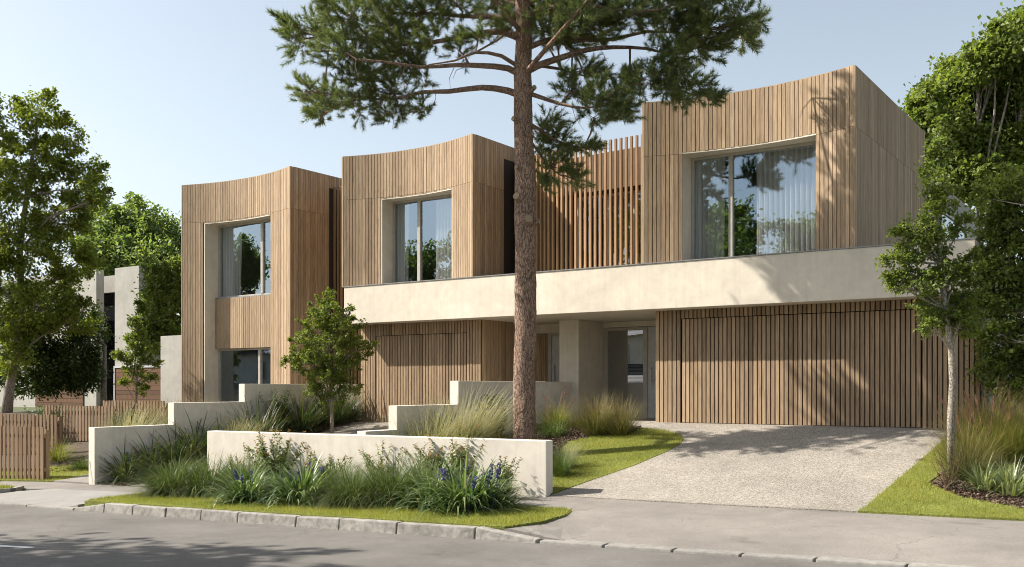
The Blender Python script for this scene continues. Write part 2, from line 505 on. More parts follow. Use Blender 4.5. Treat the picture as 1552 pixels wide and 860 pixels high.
# footpath and crossovers
FB = [(-45, 8.8), (-24.4, 11.9), (-22.0, 12.38), (-20.9, 12.58), (-19.2, 12.48), (-17.9, 12.52), (-16.2, 12.95), (-8.65, 13.8), (-3.77, 14.05), (-1.74, 14.22), (6, 14.9), (12, 15.4)]
FF = [(-45, 7.9), (-26, 10.55), (-22.0, 11.35), (-19.6, 11.8), (-16.6, 11.9), (-15.6, 12.28), (-8.5, 12.42), (-7.42, 12.44)]
path_poly = [(x, y + .14) for x, y in FB] + [(12, Yk(12) + .15)] + [(x, Yk(x) + .15) for x in (8, 5, 2, -1, -2.6, -4.5, -6.4, -6.75, -7.4, -8)] + [(-8.2, 11.9)] + FF[:-1][::-1]
ground_sheet('footpath', path_poly, M['path'], T, 0, .4)
ground_sheet('crossover', [(-19.6, 11.79), (-16.6, 11.89), (-16.35, 11.4), (-16.3, Yk(-16.3) + .12), (-20.6, Yk(-20.6) + .12), (-20.3, 11.2)], M['conc'], T, .004, .4)
# driveways
DR = G((835, 753), (900, 729), (960, 708), (1010, 687), (1030, 676), (1036, 668), (1030, 661), (1010, 655), (975, 651))
drive = DR + [(-9.55, 18.85), (-11.3, 19.4), (-12.38, 20.4), (-12.38, 22.5), (-9.64, 22.5), (-9.64, 19.9), (-3.1, 19.9), (-3.35, 19.2)] + [(-3.5, 18.6), (-3.62, 16.5), gr(1300, 777.5)]
ground_sheet('driveway', drive, M['aggregate'], T, .022, .4)
ground_sheet('driveway', [(-18.0, 12.5), (-16.2, 12.95), (-15.6, 15.5), (-15.0, 17.5), (-14.6, 19.9), (-18.2, 19.9), (-18.05, 17.5), (-18.1, 15)], M['aggregate'], T, .02, .4)
# lawns
lawn1 = [gr(834, 752)] + DR[1:] + G((960, 657), (900, 664), (860, 672)) + [(-9.6, 15.3), (-8.75, 14.1)]
ground_sheet('lawn', lawn1, M['lawn_base'], T, .03, .4)
lawn2 = [gr(1300, 777.5), (-3.62, 16.5), (-3.5, 18.6), (-3.35, 19.2), (-3.0, 19.2), (-2.9, 17.6)] + G((1405, 735), (1460, 757), (1552, 775), (1640, 785)) + [(6, 15.2), (6, 14.86), (-1.74, 14.2)]
ground_sheet('lawn', lawn2, M['lawn_base'], T, .03, .4)
verge = [(x, Yk(x) + .15) for x in (-16.15, -14, -12, -10, -8.5, -7.3)] + [(-7.12, 11.2), (-7.2, 11.9), (-7.42, 12.43), (-8.5, 12.41), (-15.6, 12.27), (-16.3, 11.8), (-16.3, 11.0)]
ground_sheet('verge', verge, M['lawn_base'], T, .03, .4)
vleft = [(-30, 9.1), (-26, 10.5), (-22.0, 11.33), (-20.6, 11.5), (-20.25, 11.2), (-20.5, 10.75), (-21.6, 10.3), (-24, 9.95), (-30, 8.9)]
ground_sheet('verge', [(x, y) for x, y in vleft], M['lawn_base'], lambda x, y: T0(x, y), .02, .4)
strip = [(-24.4, 11.95), (-22.0, 12.4), (-20.9, 12.6), (-20.6, 13.6), (-19.5, 13.9), (-19.5, 14.6), (-21, 14.2), (-24.4, 13.2)]
ground_sheet('lawn', strip, M['lawn_base'], T, .03, .4)
ground_sheet('side_path', [(-20.9, 12.58), (-19.45, 12.5), (-19.45, 13.7), (-20.6, 13.4)], M['path'], T, .035, .4)
# planting beds
bedm = G((834, 700), (860, 672), (900, 664), (960, 657), (975, 651)) + [(-9.55, 18.85), (-11.3, 19.4), (-12.5, 19.6), (-12.5, 14.2), (-9.6, 14.2)]
ground_sheet('planting_bed', bedm, M['soil'], T, .012, .4)
bedl = [(-19.2, 12.55), (-18.0, 12.55), (-18.1, 15), (-18.05, 17.5), (-18.2, 19.8), (-19.2, 19.8)]
ground_sheet('planting_bed', bedl, M['soil'], T, .015, .4)
bedr = [(-2.9, 19.2), (-2.9, 17.6)] + G((1405, 735), (1460, 757), (1552, 775), (1640, 785)) + [(6, 15.2), (6, 22), (-2.9, 22)]
ground_sheet('planting_bed', bedr, M['soil'], T, .012, .4)
bedn = [(-24.4, 13.2), (-21, 14.2), (-19.5, 14.6), (-19.5, 20), (-40, 20), (-40, 12)]
ground_sheet('planting_bed', bedn, M['soil'], T, .012, .5)
ground_sheet('planting_bed', [(-15.6, 15.5), (-16.1, 13.2), (-8.9, 13.95), (-12.7, 14.4), (-12.7, 19.6), (-14.6, 19.6), (-15.0, 17.5)], M['soil'], T, .01, .5)

# kerb
def kerb_run(name, mat, x0, x1, width, top, seed, taper=True):
    rg = random.Random(seed); mb = MB(); x = x0
    while x < x1 - .1:
        L = min(rg.uniform(.75, 1.3), x1 - x)
        if x1 - x - L < .35: L = x1 - x
        e = x + L - .026
        P = []
        first = taper and x == x0; last = taper and x + L >= x1 - .01
        for xx, k in ((x, 0), (e, 1)):
            h = top
            if (first and k == 0) or (last and k == 1): h = .035
            y = Yk(xx) + rg.uniform(-.006, .006); zr = zroad(xx, Yk(xx) - .05)
            zt = zr + h if h < top else max(T0(xx, y + .1) + .012 + rg.uniform(-.006, .006), zr + .1)
            if top < .08: zt = zr + top + rg.uniform(-.003, .003)
            if first and k == 0 or last and k == 1: zt = zr + .04
            P.append((xx, y, zr, zt))
        (xa, ya, ra, ta), (xb, yb, rb, tb) = P
        mb.hexa([(xa, ya, ra - .1), (xb, yb, rb - .1), (xb, yb + width, rb - .1), (xa, ya + width, ra - .1),
                 (xa, ya + .03, ta), (xb, yb + .03, tb), (xb, yb + width, tb + .004), (xa, ya + width, ta + .004)])
        x += L
    o = mb.build(name, mat, bevel=.014)
    return tag(o, kind='structure')


kerb_run('kerb', M['kerb'], -16.25, -6.75, .17, .135, 4)
kerb_run('kerb', M['kerb_flush'], -6.73, 9, .26, .03, 8, False)
kerb_run('kerb', M['kerb_flush'], -20.7, -16.27, .2, .03, 9, False)
mb = MB()
pts = [(-30, 8.75), (-24, 9.82), (-21.6, 10.2), (-20.45, 10.68), (-20.2, 11.2), (-20.5, 11.55)]
for (ax, ay), (bx, by) in zip(pts, pts[1:]):
    mb.hexa([(ax, ay, T(ax, ay) - .2), (bx, by, T(bx, by) - .2), (bx - .02, by + .14, T(bx, by) - .2), (ax - .02, ay + .14, T(ax, ay) - .2),
             (ax, ay, T0(ax, ay) + .02), (bx, by, T0(bx, by) + .02), (bx - .02, by + .14, T0(bx, by) + .02), (ax - .02, ay + .14, T0(ax, ay) + .02)])
tag(mb.build('kerb', M['kerb']), kind='structure')


# ================================================================== GARDEN WALLS
def wall_run(pts, steps):
    """stepped wall along +Y at x0..x1: steps = [(y0, y1, top)]"""
    mb = MB(); x0, x1 = pts
    for y0, y1, top in steps:
        mb.hexa([(x0, y0, T(x0, y0) - .3), (x1, y0, T(x1, y0) - .3), (x1, y1, T(x1, y1) - .3), (x0, y1, T(x0, y1) - .3),
                 (x0, y0, top), (x1, y0, top), (x1, y1, top), (x0, y1, top)])
    return mb


w = wall_run((-19.45, -19.23), [(12.5, 14.5, -.07), (14.5, 16.57, .43), (16.57, 20.9, .87)]).build('garden_wall', M['render_wall'], bevel=.012)
tag(w, 'pale rendered wall climbing in three steps beside the left driveway, strappy plants at its foot', 'garden wall')
w = wall_run((-12.82, -12.6), [(13.72, 14.6, -.03), (14.6, 16.55, .43), (16.55, 21.2, .92)]).build('garden_wall', M['render_wall'], bevel=.012)
tag(w, 'stepped pale rendered wall between the two garages, behind the pine trunk', 'garden wall')
mb = MB()
A = (-16.2, 13.0); B = (-8.65, 13.72); nrm = Vector((-(B[1] - A[1]), B[0] - A[0])).normalized() * .24
zt = -.085
mb.hexa([(A[0], A[1], T(*A) - .35), (B[0], B[1], T(*B) - .3), (B[0] + nrm.x, B[1] + nrm.y, T(*B) - .3), (A[0] + nrm.x, A[1] + nrm.y, T(*A) - .3),
         (A[0], A[1], zt), (B[0], B[1], zt), (B[0] + nrm.x, B[1] + nrm.y, zt), (A[0] + nrm.x, A[1] + nrm.y, zt)])
tag(mb.build('garden_wall', M['render_wall'], bevel=.012), 'long low cream rendered wall running along the footpath in front of the pine', 'garden wall')
mb = MB(); mb.box(-27.2, -25.28, 20.0, 20.22, -.6, 2.42)
tag(mb.build('boundary_wall', M['render_grey'], bevel=.01), 'tall plain rendered wall joining the left side of the left timber house', 'boundary wall')
mb = MB(); mb.box(-3.02, 3.5, 20.6, 20.8, -.6, .75)
tag(mb.build('boundary_wall', M['render_grey'], bevel=.01), 'grey rendered wall right of the wide garage, half hidden by bushes', 'boundary wall')


# ================================================================== HOUSES
def cladding(mb, pts, z0, z1, pitch, gap, th, openings=(), seams=(), zbot=None, slots=()):
    """vertical boards on the outer (right-hand) side of a plan path"""
    P = [Vector((x, y)) for x, y in pts]
    L = [0]
    for a, b in zip(P, P[1:]): L.append(L[-1] + (b - a).length)
    tot = L[-1]; n = max(1, round(tot / pitch)); pitch = tot / n
    def pos(s):
        s = min(max(s, 0), tot)
        for i in range(len(P) - 1):
            if s <= L[i + 1] + 1e-9:
                k = (s - L[i]) / (L[i + 1] - L[i]); return P[i].lerp(P[i + 1], k)
        return P[-1]
    brk = [z0] + [z for z in seams if z0 < z < z1] + [z1]
    vr = random.Random(n * 7 + int(z1 * 100))
    th0 = th
    for i in range(n):
        th = th0 * (1 + vr.uniform(-.1, .1))
        s0 = i * pitch + gap / 2; s1 = (i + 1) * pitch - gap / 2
        a = pos(s0); b = pos(s1); d = (b - a).normalized(); nn = Vector((d.y, -d.x)) * th
        sm = (a + b) / 2
        spans = [(lo + (.003 if j else 0), hi - (.003 if j < len(brk) - 2 else 0)) for j, (lo, hi) in enumerate(zip(brk, brk[1:]))]
        for (xa, xb, za, zb) in openings:
            if xa <= sm.x <= xb:
                ns = []
                for lo, hi in spans:
                    if zb <= lo or za >= hi: ns.append((lo, hi)); continue
                    if za > lo + .02: ns.append((lo, za))
                    if zb < hi - .02: ns.append((zb, hi))
                spans = ns
        for (ya, zmax) in slots:
            if sm.y > ya: spans = [(max(lo, zmax), hi) for lo, hi in spans if hi > zmax]
        for lo, hi in spans:
            zl = zbot(sm) if (zbot and lo == z0) else lo
            mb.hexa([(a.x + nn.x, a.y + nn.y, zl), (b.x + nn.x, b.y + nn.y, zl), (b.x, b.y, zl), (a.x, a.y, zl),
                     (a.x + nn.x, a.y + nn.y, hi), (b.x + nn.x, b.y + nn.y, hi), (b.x, b.y, hi), (a.x, a.y, hi)])


SAG = .40
def bow(xl, xr, y0=19.35, n=36):
    xc = (xl + xr) / 2; hw = (xr - xl) / 2
    R = (hw * hw + SAG * SAG) / (2 * SAG)
    f = lambda x: y0 + math.sqrt(max(0, R * R - (x - xc) ** 2)) - (R - SAG)
    return f, [(lerp(xl, xr, i / n), f(lerp(xl, xr, i / n))) for i in range(n + 1)]


def window(parent, x0, x1, z0, z1, y, mull, name='window', glass='glass', fw=.055, transom=None):
    fr = MB(); dpt = .09
    fr.box(x0, x0 + fw, y, y + dpt, z0, z1); fr.box(x1 - fw, x1, y, y + dpt, z0, z1)
    fr.box(x0 + fw, x1 - fw, y, y + dpt, z1 - fw, z1); fr.box(x0 + fw, x1 - fw, y, y + dpt, z0, z0 + fw)
    xs_ = [x0 + fw]
    for m in mull:
        fr.box(m - .045, m + .045, y - .015, y + dpt - .002, z0 + fw, z1 - fw); xs_ += [m - .045, m + .045]
    xs_.append(x1 - fw)
    w = fr.build(name, M['frame'], parent, bevel=.004)
    for i in range(0, len(xs_), 2):
        p = MB(); p.box(xs_[i] - .005, xs_[i + 1] + .005, y + .04, y + .052, z0 + fw - .005, z1 - fw + .005)
        q = MB(); yy = y + .04
        q.quad((xs_[i], yy, z0 + fw), (xs_[i + 1], yy, z0 + fw), (xs_[i + 1], yy, z1 - fw), (xs_[i], yy, z1 - fw))
        link('pane', q.mesh('pane'), M[glass], w)
    return w


def curtain(x0, x1, y, z0, z1, label, waves, amp=.05, seed=0):
    rg = random.Random(seed); n = waves * 10; Vv = []; Ff = []
    ph = [rg.uniform(.7, 1.3) for _ in range(waves + 2)]
    for j in range(9):
        z = lerp(z0, z1, j / 8)
        for i in range(n + 1):
            u = i / n; k = u * waves
            a = amp * (ph[int(k)] * (1 - k % 1) + ph[int(k) + 1] * (k % 1)) * (1 - .35 * j / 8)
            Vv.append((lerp(x0, x1, u) + .012 * math.sin(5 * u + j * .4), y + a * math.sin(2 * math.pi * k) + .012 * math.sin(j + 9 * u), z))
    for j in range(8):
        for i in range(n):
            a = j * (n + 1) + i; Ff.append((a, a + 1, a + n + 2, a + n + 1))
    me = np_mesh('curtain', Vv, Ff); me.polygons.foreach_set('use_smooth', [True] * len(me.polygons))
    return tag(link('curtain', me, M['curtain']), label, 'curtain', 'curtains behind the windows')


def battens(pts, z0, z1, pitch, w, d, name, parent):
    mb = MB(); P = [Vector(p) for p in pts]; L = [0]
    for a, b in zip(P, P[1:]): L.append(L[-1] + (b - a).length)
    n = int(L[-1] / pitch)
    for i in range(n + 1):
        s = i * pitch
        for k in range(len(P) - 1):
            if s <= L[k + 1] + 1e-6:
                q = P[k].lerp(P[k + 1], (s - L[k]) / (L[k + 1] - L[k])); t_ = (P[k + 1] - P[k]).normalized(); break
        nn = Vector((t_.y, -t_.x)); a = q - t_ * w / 2; b = q + t_ * w / 2
        mb.hexa([(a.x, a.y, z0), (b.x, b.y, z0), (b.x - nn.x * d, b.y - nn.y * d, z0), (a.x - nn.x * d, a.y - nn.y * d, z0),
                 (a.x, a.y, z1), (b.x, b.y, z1), (b.x - nn.x * d, b.y - nn.y * d, z1), (a.x - nn.x * d, a.y - nn.y * d, z1)])
    for z in (z0 + .03,):
        for a, b in zip(P, P[1:]):
            t_ = (b - a).normalized(); nn = Vector((t_.y, -t_.x)) * -(d + .002); n2 = Vector((t_.y, -t_.x)) * -(d + .03)
            mb.hexa([(a.x + nn.x, a.y + nn.y, z), (b.x + nn.x, b.y + nn.y, z), (b.x + n2.x, b.y + n2.y, z), (a.x + n2.x, a.y + n2.y, z),
                     (a.x + nn.x, a.y + nn.y, z + .05), (b.x + nn.x, b.y + nn.y, z + .05), (b.x + n2.x, b.y + n2.y, z + .05), (a.x + n2.x, a.y + n2.y, z + .05)])
    return mb.build(name, M['batten'], parent)


def timber_box(parent, xl, xr, z0, z1, ox0, ox1, oz0, oz1, ydeep, opening_to=None, full=False, slot=None):
    """one bowed timber volume with its opening, lining and room"""
    f, front = bow(xl, xr)
    ops = [(ox0 - .03, ox1 + .0, oz0, oz1 + .03)]
    mb = MB(); seam = (5.76,)
    zb = None
    cladding(mb, front, z0, z1, .0925, .015, .03, ops, seam)
    cladding(mb, [(xr + .001, 19.35), (xr, ydeep)], z0, z1, .0925, .01, .026, (), (5.76,), None, [(slot, 6.56)] if slot else ())
    if slot:
        battens([(xr - .006, slot + .08), (xr - .006, slot + 1.1)], z0, 6.54, .15, .05, .09, 'batten_screen', parent)
    cladding(mb, [(xl, ydeep), (xl, 19.35)], z0, z1, .0925, .008, .026, (), (5.76,))
    mb.box(xr - .012, xr + .028, 19.32, 19.352, z0, z1)          # corner post
    mb.box(xl - .028, xl + .012, 19.32, 19.352, z0, z1)
    mb.build('cladding', M['wood'], parent)
    # structural shell behind the boards
    sh = MB(); xs_ = sorted(set([p[0] for p in front] + [ox0 - .03, ox1]))
    for a, b in zip(xs_, xs_[1:]):
        ya, yb = f(a) + .004, f(b) + .004
        m = (a + b) / 2
        zz = [(z0, z1 - .01)]
        if ox0 - .03 <= m <= ox1:
            zz = [(oz1 + .03, z1 - .01)] + ([(z0, oz0 - .01)] if oz0 - .01 > z0 + .02 else [])
        for lo, hi in zz:
            sh.hexa([(a, ya, lo), (b, yb, lo), (b, yb + .16, lo), (a, ya + .16, lo), (a, ya, hi), (b, yb, hi), (b, yb + .16, hi), (a, ya + .16, hi)])
    sh.box(xr - .16, xr - .002, 19.52, ydeep, z0, z1 - .01); sh.box(xl + .002, xl + .16, 19.52, ydeep, z0, z1 - .01)
    sh.box(xl + .16, xr - .16, ydeep - .16, ydeep - .003, z0, z1 - .01)
    sh.build('wall', M['backing'], parent)
    rf = MB(); rf.prism([(x, y + .17) for x, y in front[1:-1]] + [(xr - .16, ydeep - .16), (xl + .16, ydeep - .16)], z1 - .35, z1 - .2)
    rf.build('roof', M['flash'], parent)
    cp = MB()
    for (a, ya), (b, yb) in zip(front, front[1:]):
        cp.hexa([(a, ya - .02, z1 - .008), (b, yb - .02, z1 - .008), (b, yb + .17, z1 - .008), (a, ya + .17, z1 - .008),
                 (a, ya - .02, z1 + .012), (b, yb - .02, z1 + .012), (b, yb + .17, z1 + .012), (a, ya + .17, z1 + .012)])
    cp.box(xr - .16, xr + .02, 19.45, ydeep, z1 - .006, z1 + .014); cp.box(xl - .02, xl + .16, 19.45, ydeep, z1 - .006, z1 + .014)
    cp.build('parapet_cap', M['wood'], parent)
    # opening lining
    li = MB(); yw = 20.15
    li.box(ox0 - .03, ox0, f(ox0) - .028, yw, opening_to if full else oz0, oz1)
    li.box(ox1 + .002, ox1 + .03, f(ox1) + .03, yw, opening_to if full else oz0, oz1)
    hx = [lerp(ox0 - .03, ox1, i / 14) for i in range(15)]
    for a, b in zip(hx, hx[1:]):
        li.hexa([(a, f(a) - .026, oz1), (b, f(b) - .026, oz1), (b, yw, oz1), (a, yw, oz1), (a, f(a) - .026, oz1 + .028), (b, f(b) - .026, oz1 + .028), (b, yw, oz1 + .028), (a, yw, oz1 + .028)])
    li.build('reveal', M['render'], parent)
    return f


def room(parent, xl, xr, z0, z1, y0, y1):
    mb = MB()
    mb.quad((xl, y1, z0), (xr, y1, z0), (xr, y1, z1), (xl, y1, z1))
    mb.quad((xl, y0, z0), (xl, y1, z0), (xl, y1, z1), (xl, y0, z1)); mb.quad((xr, y1, z0), (xr, y0, z0), (xr, y0, z1), (xr, y1, z1))
    mb.quad((xl, y0, z0), (xr, y0, z0), (xr, y1, z0), (xl, y1, z0)); mb.quad((xl, y0, z1), (xl, y1, z1), (xr, y1, z1), (xr, y0, z1))
    mb.build('room', M['room'], parent)


YD = 25.4
# ---- left house -----------------------------------------------------------
HA = thing('house', (-22.9, 22.3, -.3), 'left two storey house of vertical timber boards with a bowed front and stacked windows', 'house')
fA = timber_box(HA, -25.24, -20.59, -.35, 6.91, -24.46, -21.70, -.35, 5.70, YD, -.35, True, slot=20.8)
mb = MB(); cladding(mb, [(-24.46, 19.95), (-21.705, 19.95)], 1.95, 3.46, .0925, .015, .03); mb.box(-24.45, -21.71, 19.955, 20.16, 1.96, 3.445); mb.build('spandrel', M['wood'], HA)
mb = MB(); mb.box(-24.455, -21.705, 19.93, 20.16, 3.46, 3.485); mb.build('sill', M['flash'], HA)
window(HA, -24.455, -21.705, 3.487, 5.697, 20.05, [-22.52])
window(HA, -24.455, -21.705, -.3, 1.945, 20.05, [-22.63])
room(HA, -25.0, -20.8, 3.2, 6.4, 20.2, 24.5)
room(HA, -25.0, -20.8, -.34, 3.0, 20.2, 24.5)
curtain(-24.4, -23.55, 20.17, 3.5, 5.9, 'sheer pale curtain behind the upper window of the left house', 7, .05, 1)
# ---- right building: two houses over a shared concrete band -----------------
HB = thing('house', (-10.8, 22.3, 0), 'wide building with two bowed timber boxes on a pale concrete band over two garages', 'house')
X0, X1 = -18.4, -3.12
mb = MB(); mb.box(X0, X1, 19.19, YD, 2.45, 3.415); mb.build('concrete_band', M['render'], HB, bevel=.008)
mb = MB(); mb.box(X0 - .015, X1 + .015, 19.175, 19.60, 3.418, 3.44); mb.build('flashing', M['flash'], HB)
fB = timber_box(HB, -18.58, -14.31, 3.445, 6.91, -17.46, -15.12, 3.445, 5.70, YD, slot=20.64)
fC = timber_box(HB, -9.71, -5.26, 3.445, 6.92, -8.92, -6.06, 3.445, 5.76, YD)
for (a, b) in ((-17.46, -15.12), (-8.92, -6.06)):
    mb = MB(); mb.box(a, b, 19.62, 20.14, 3.442, 3.465); mb.build('sill', M['flash'], HB)
window(HB, -17.455, -15.125, 3.47, 5.697, 20.05, [-16.56])
window(HB, -8.915, -6.065, 3.47, 5.757, 20.05, [-8.02])
room(HB, -18.38, -14.5, 3.46, 6.4, 20.2, 24.5)
room(HB, -9.5, -5.46, 3.46, 6.4, 20.2, 24.5)
curtain(-17.42, -17.0, 20.17, 3.5, 5.9, 'sheer curtain at the left edge of the middle box window', 4, .05, 2)
curtain(-16.1, -15.1, 20.17, 3.5, 5.9, 'sheer curtain on the right side of the middle box window', 9, .05, 3)
curtain(-8.88, -8.2, 20.17, 3.5, 5.9, 'sheer curtain in the narrow left pane of the widest upper window', 6, .05, 4)
curtain(-7.5, -6.05, 20.17, 3.5, 5.9, 'wide sheer curtain drawn over the right half of the widest upper window', 13, .055, 5)

# link between the boxes: battens in front of a recessed glazed wall
scr = [(-14.28, 21.15), (-13.95, 20.9), (-13.5, 20.7), (-12.9, 20.55), (-12.2, 20.46), (-11.4, 20.42), (-10.5, 20.40), (-9.74, 20.40)]
battens(scr, 3.42, 6.55, .138, .05, .06, 'batten_screen', HB)
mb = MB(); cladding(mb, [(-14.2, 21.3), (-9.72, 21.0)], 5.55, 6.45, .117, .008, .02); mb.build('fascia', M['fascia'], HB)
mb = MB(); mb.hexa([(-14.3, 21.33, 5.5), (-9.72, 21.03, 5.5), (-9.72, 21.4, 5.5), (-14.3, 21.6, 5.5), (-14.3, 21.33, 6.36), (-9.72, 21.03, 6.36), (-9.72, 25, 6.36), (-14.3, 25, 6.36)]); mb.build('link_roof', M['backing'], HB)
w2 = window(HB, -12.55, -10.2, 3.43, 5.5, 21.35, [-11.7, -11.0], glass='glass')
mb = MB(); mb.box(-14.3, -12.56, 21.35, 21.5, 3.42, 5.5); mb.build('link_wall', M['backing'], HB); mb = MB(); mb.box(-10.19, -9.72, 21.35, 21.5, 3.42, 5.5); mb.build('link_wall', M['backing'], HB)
room(HB, -14.2, -9.8, 3.43, 5.6, 21.5, 24.8)

# ground floor: garages, side walls, entries
def garage(x0, x1, dx0, dx1, dz, zb, pitch, y=19.77):
    mb = MB(); g = .016
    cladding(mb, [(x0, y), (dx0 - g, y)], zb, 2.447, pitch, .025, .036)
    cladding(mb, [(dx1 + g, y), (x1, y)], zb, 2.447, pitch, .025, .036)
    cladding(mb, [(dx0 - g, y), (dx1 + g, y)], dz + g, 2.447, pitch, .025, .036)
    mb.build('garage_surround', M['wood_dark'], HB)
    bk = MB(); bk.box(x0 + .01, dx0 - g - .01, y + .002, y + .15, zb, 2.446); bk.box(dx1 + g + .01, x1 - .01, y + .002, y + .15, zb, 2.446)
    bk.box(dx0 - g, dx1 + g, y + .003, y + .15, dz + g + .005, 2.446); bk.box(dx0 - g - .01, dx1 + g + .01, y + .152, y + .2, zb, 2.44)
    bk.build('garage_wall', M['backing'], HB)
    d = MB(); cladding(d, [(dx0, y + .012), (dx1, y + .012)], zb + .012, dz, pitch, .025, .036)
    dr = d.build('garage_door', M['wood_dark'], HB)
    b2 = MB(); b2.box(dx0 + .005, dx1 - .005, y + .015, y + .05, zb + .01, dz - .006); b2.build('door_panel', M['backing'], dr)


garage(-9.63, -3.12, -9.01, -4.14, 2.25, .02, .0945)
garage(-18.32, -14.34, -17.77, -14.79, 2.13, -.13, .0945)
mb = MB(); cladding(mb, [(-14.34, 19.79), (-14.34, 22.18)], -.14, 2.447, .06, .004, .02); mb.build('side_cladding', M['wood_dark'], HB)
mb = MB()
mb.box(-14.5, -14.343, 19.93, 23.8, -.2, 2.446); mb.box(-3.3, -3.125, 19.93, YD - .01, -.2, 2.446); mb.box(-18.3, -18.12, 19.93, YD - .01, -.3, 2.446)
mb.box(-9.62, -9.45, 19.93, 24.5, -.1, 2.446)
mb.box(-12.42, -9.63, 22.4, 22.55, 2.31, 2.446); mb.box(-9.83, -9.63, 22.4, 22.55, -.1, 2.309)
mb.box(-14.33, -12.96, 22.2, 22.35, 2.215, 2.446)
mb.box(-18.1, -3.3, YD - .2, YD - .012, -.2, 2.446)
mb.build('ground_floor_wall', M['render'], HB)
mb = MB(); mb.box(-12.95, -12.40, 21.15, 23.9, -.25, 2.447); mb.build('column', M['render'], HB, bevel=.006)
# entry of the right house
fr = MB(); y = 22.41
for a, b in ((-12.395, -12.28), (-11.27, -11.15)): fr.box(a, b, y, y + .09, -.06, 2.3)
fr.box(-12.28, -11.27, y, y + .09, 2.22, 2.3); fr.box(-12.28, -11.27, y, y + .09, -.06, .03)
sl = fr.build('entry_window', M['frame'], HB)
q = MB(); q.quad((-12.28, y + .04, .03), (-11.27, y + .04, .03), (-11.27, y + .04, 2.22), (-12.28, y + .04, 2.22)); q.build('pane', M['door_glass'], sl)
d = MB(); d.box(-11.145, -9.835, y + .02, y + .07, -.06, 2.3); dr = d.build('front_door', M['door_grey'], HB, bevel=.003)
h = MB(); h.tube([(-11.03, y - .045, .85), (-11.03, y - .045, 1.3)], .013, 8)
for z in (.95, 1.25): h.tube([(-11.03, y - .045, z), (-11.03, y + .022, z)], .009, 6)
h.tube([(-11.03, y - .03, 1.0), (-10.9, y - .03, 1.0)], .011, 6)
h.build('handle', M['steel'], dr)
room(HB, -12.38, -9.64, -.06, 2.4, 22.56, 25.1)
# entry of the left house
y = 22.2
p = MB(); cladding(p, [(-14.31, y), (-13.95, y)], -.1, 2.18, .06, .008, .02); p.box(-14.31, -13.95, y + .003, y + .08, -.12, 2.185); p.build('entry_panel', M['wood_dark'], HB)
fr = MB(); fr.box(-13.945, -13.83, y - .02, y + .1, -.1, 2.212); fr.box(-14.31, -13.945, y - .02, y + .1, 2.188, 2.212); fr.box(-13.83, -12.96, y - .02, y + .1, 2.15, 2.213); fr.build('entry_frame', M['frame'], HB)
d = MB(); d.box(-13.825, -12.965, y + .02, y + .07, -.1, 2.145); dr = d.build('front_door', M['door_grey'], HB, bevel=.003)
h = MB(); h.tube([(-13.72, y - .04, .7), (-13.72, y - .04, 1.4)], .014, 8)
for z in (.78, 1.3): h.tube([(-13.72, y - .04, z), (-13.72, y + .02, z)], .009, 6)
h.build('handle', M['steel'], dr)
# recess between the left house and the shared building
battens([(-20.53, 21.0), (-18.62, 21.0)], -.3, 6.6, .138, .05, .06, 'batten_screen', HB)
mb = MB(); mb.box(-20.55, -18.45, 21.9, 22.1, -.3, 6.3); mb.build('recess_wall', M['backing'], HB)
# rear wing seen past the right-hand side
mb = MB(); mb.box(-9.0, -5.3, YD + .02, 33, 0, 6.05); mb.build('rear_wing', M['render_grey'], HB)
fr = MB()
for a, b in ((27.4, 27.48), (31.0, 31.08)): fr.box(-5.302, -5.25, a, b, 3.9, 5.4)
fr.box(-5.302, -5.25, 27.48, 31.0, 3.9, 3.98); fr.box(-5.302, -5.25, 27.48, 31.0, 5.32, 5.4)
rw = fr.build('window', M['frame'], HB)
q = MB(); q.quad((-5.285, 27.48, 3.98), (-5.285, 31, 3.98), (-5.285, 31, 5.32), (-5.285, 27.48, 5.32)); q.build('pane', M['door_glass'], rw)

# ---- neighbour on the left ---------------------------------------------------
HN = thing('house', (-38, 26, -.4), 'grey rendered neighbouring house with tall blank blocks and a dark slot window', 'house')
def xy(px, t): p = at(px, 587, t); return p.x, p.y
zt = lambda py, t: ZC + (587 - py) / FPX * t
mb = MB()
a = at(60, 414, 47); b = at(146, 409, 46)
yb = b.y
mb.box(-54, b.x, yb, yb + .4, -1, b.z)
mb.build('fin_wall', M['render_grey'], HN, bevel=.01)
c0 = at(174, 411, 42); mb = MB()
xr_ = -36.2
def onY(px, Y):
    d = ray(px, 587); k = Y / d[1]; return d[0] * k
yc = yb + .15
xa, xb = onY(174, yc), onY(210.5, yc)
mb.box(xa, xb, yc, yc + 1.9, -1, zt(411, 46.5)); mb.build('tower', M['render_grey'], HN, bevel=.01)
yr = yb + 1.2
mb = MB(); mb.box(b.x - 7, xa + .4, yr, yr + 5, 5.3, 6.1); mb.box(b.x - 3, xb + 1.5, yr + .9, yr + 6, -1, 3.0); mb.build('wall', M['render_grey'], HN)
fr = MB(); fr.box(b.x - 7, xa + .3, yr + .3, yr + .36, 2.6, 5.3); w = fr.build('window', M['dark_glass'], HN)
mb = MB(); mb.box(b.x - 7, xa + .1, yr + .1, yr + .22, -1, 2.6); mb.build('lower_wall', M['dark_metal'], HN)
mb = MB(); x_ = xa + .1
mb2 = MB(); 
for i in range(12):
    mb.box(x_, x_ + 3.6, yc - .05, yc - .01, -.75 + i * .2, -.75 + i * .2 + .185)
mb.build('garage_door', M['cedar'], HN)
mb = MB()
for i in range(12): mb.box(b.x - 5.0, b.x - 1.0, yb - .05, yb - .01, -.75 + i * .2, -.75 + i * .2 + .185)
mb.build('timber_panel', M['cedar'], HN)
mb = MB(); mb.box(xa + .02, xa + .1, yc - .08, yc - .01, -.9, 1.75); mb.box(xa + .1, xa + 3.7, yc - .08, yc - .01, 1.66, 1.75); mb.build('door_frame', M['door_grey'], HN)


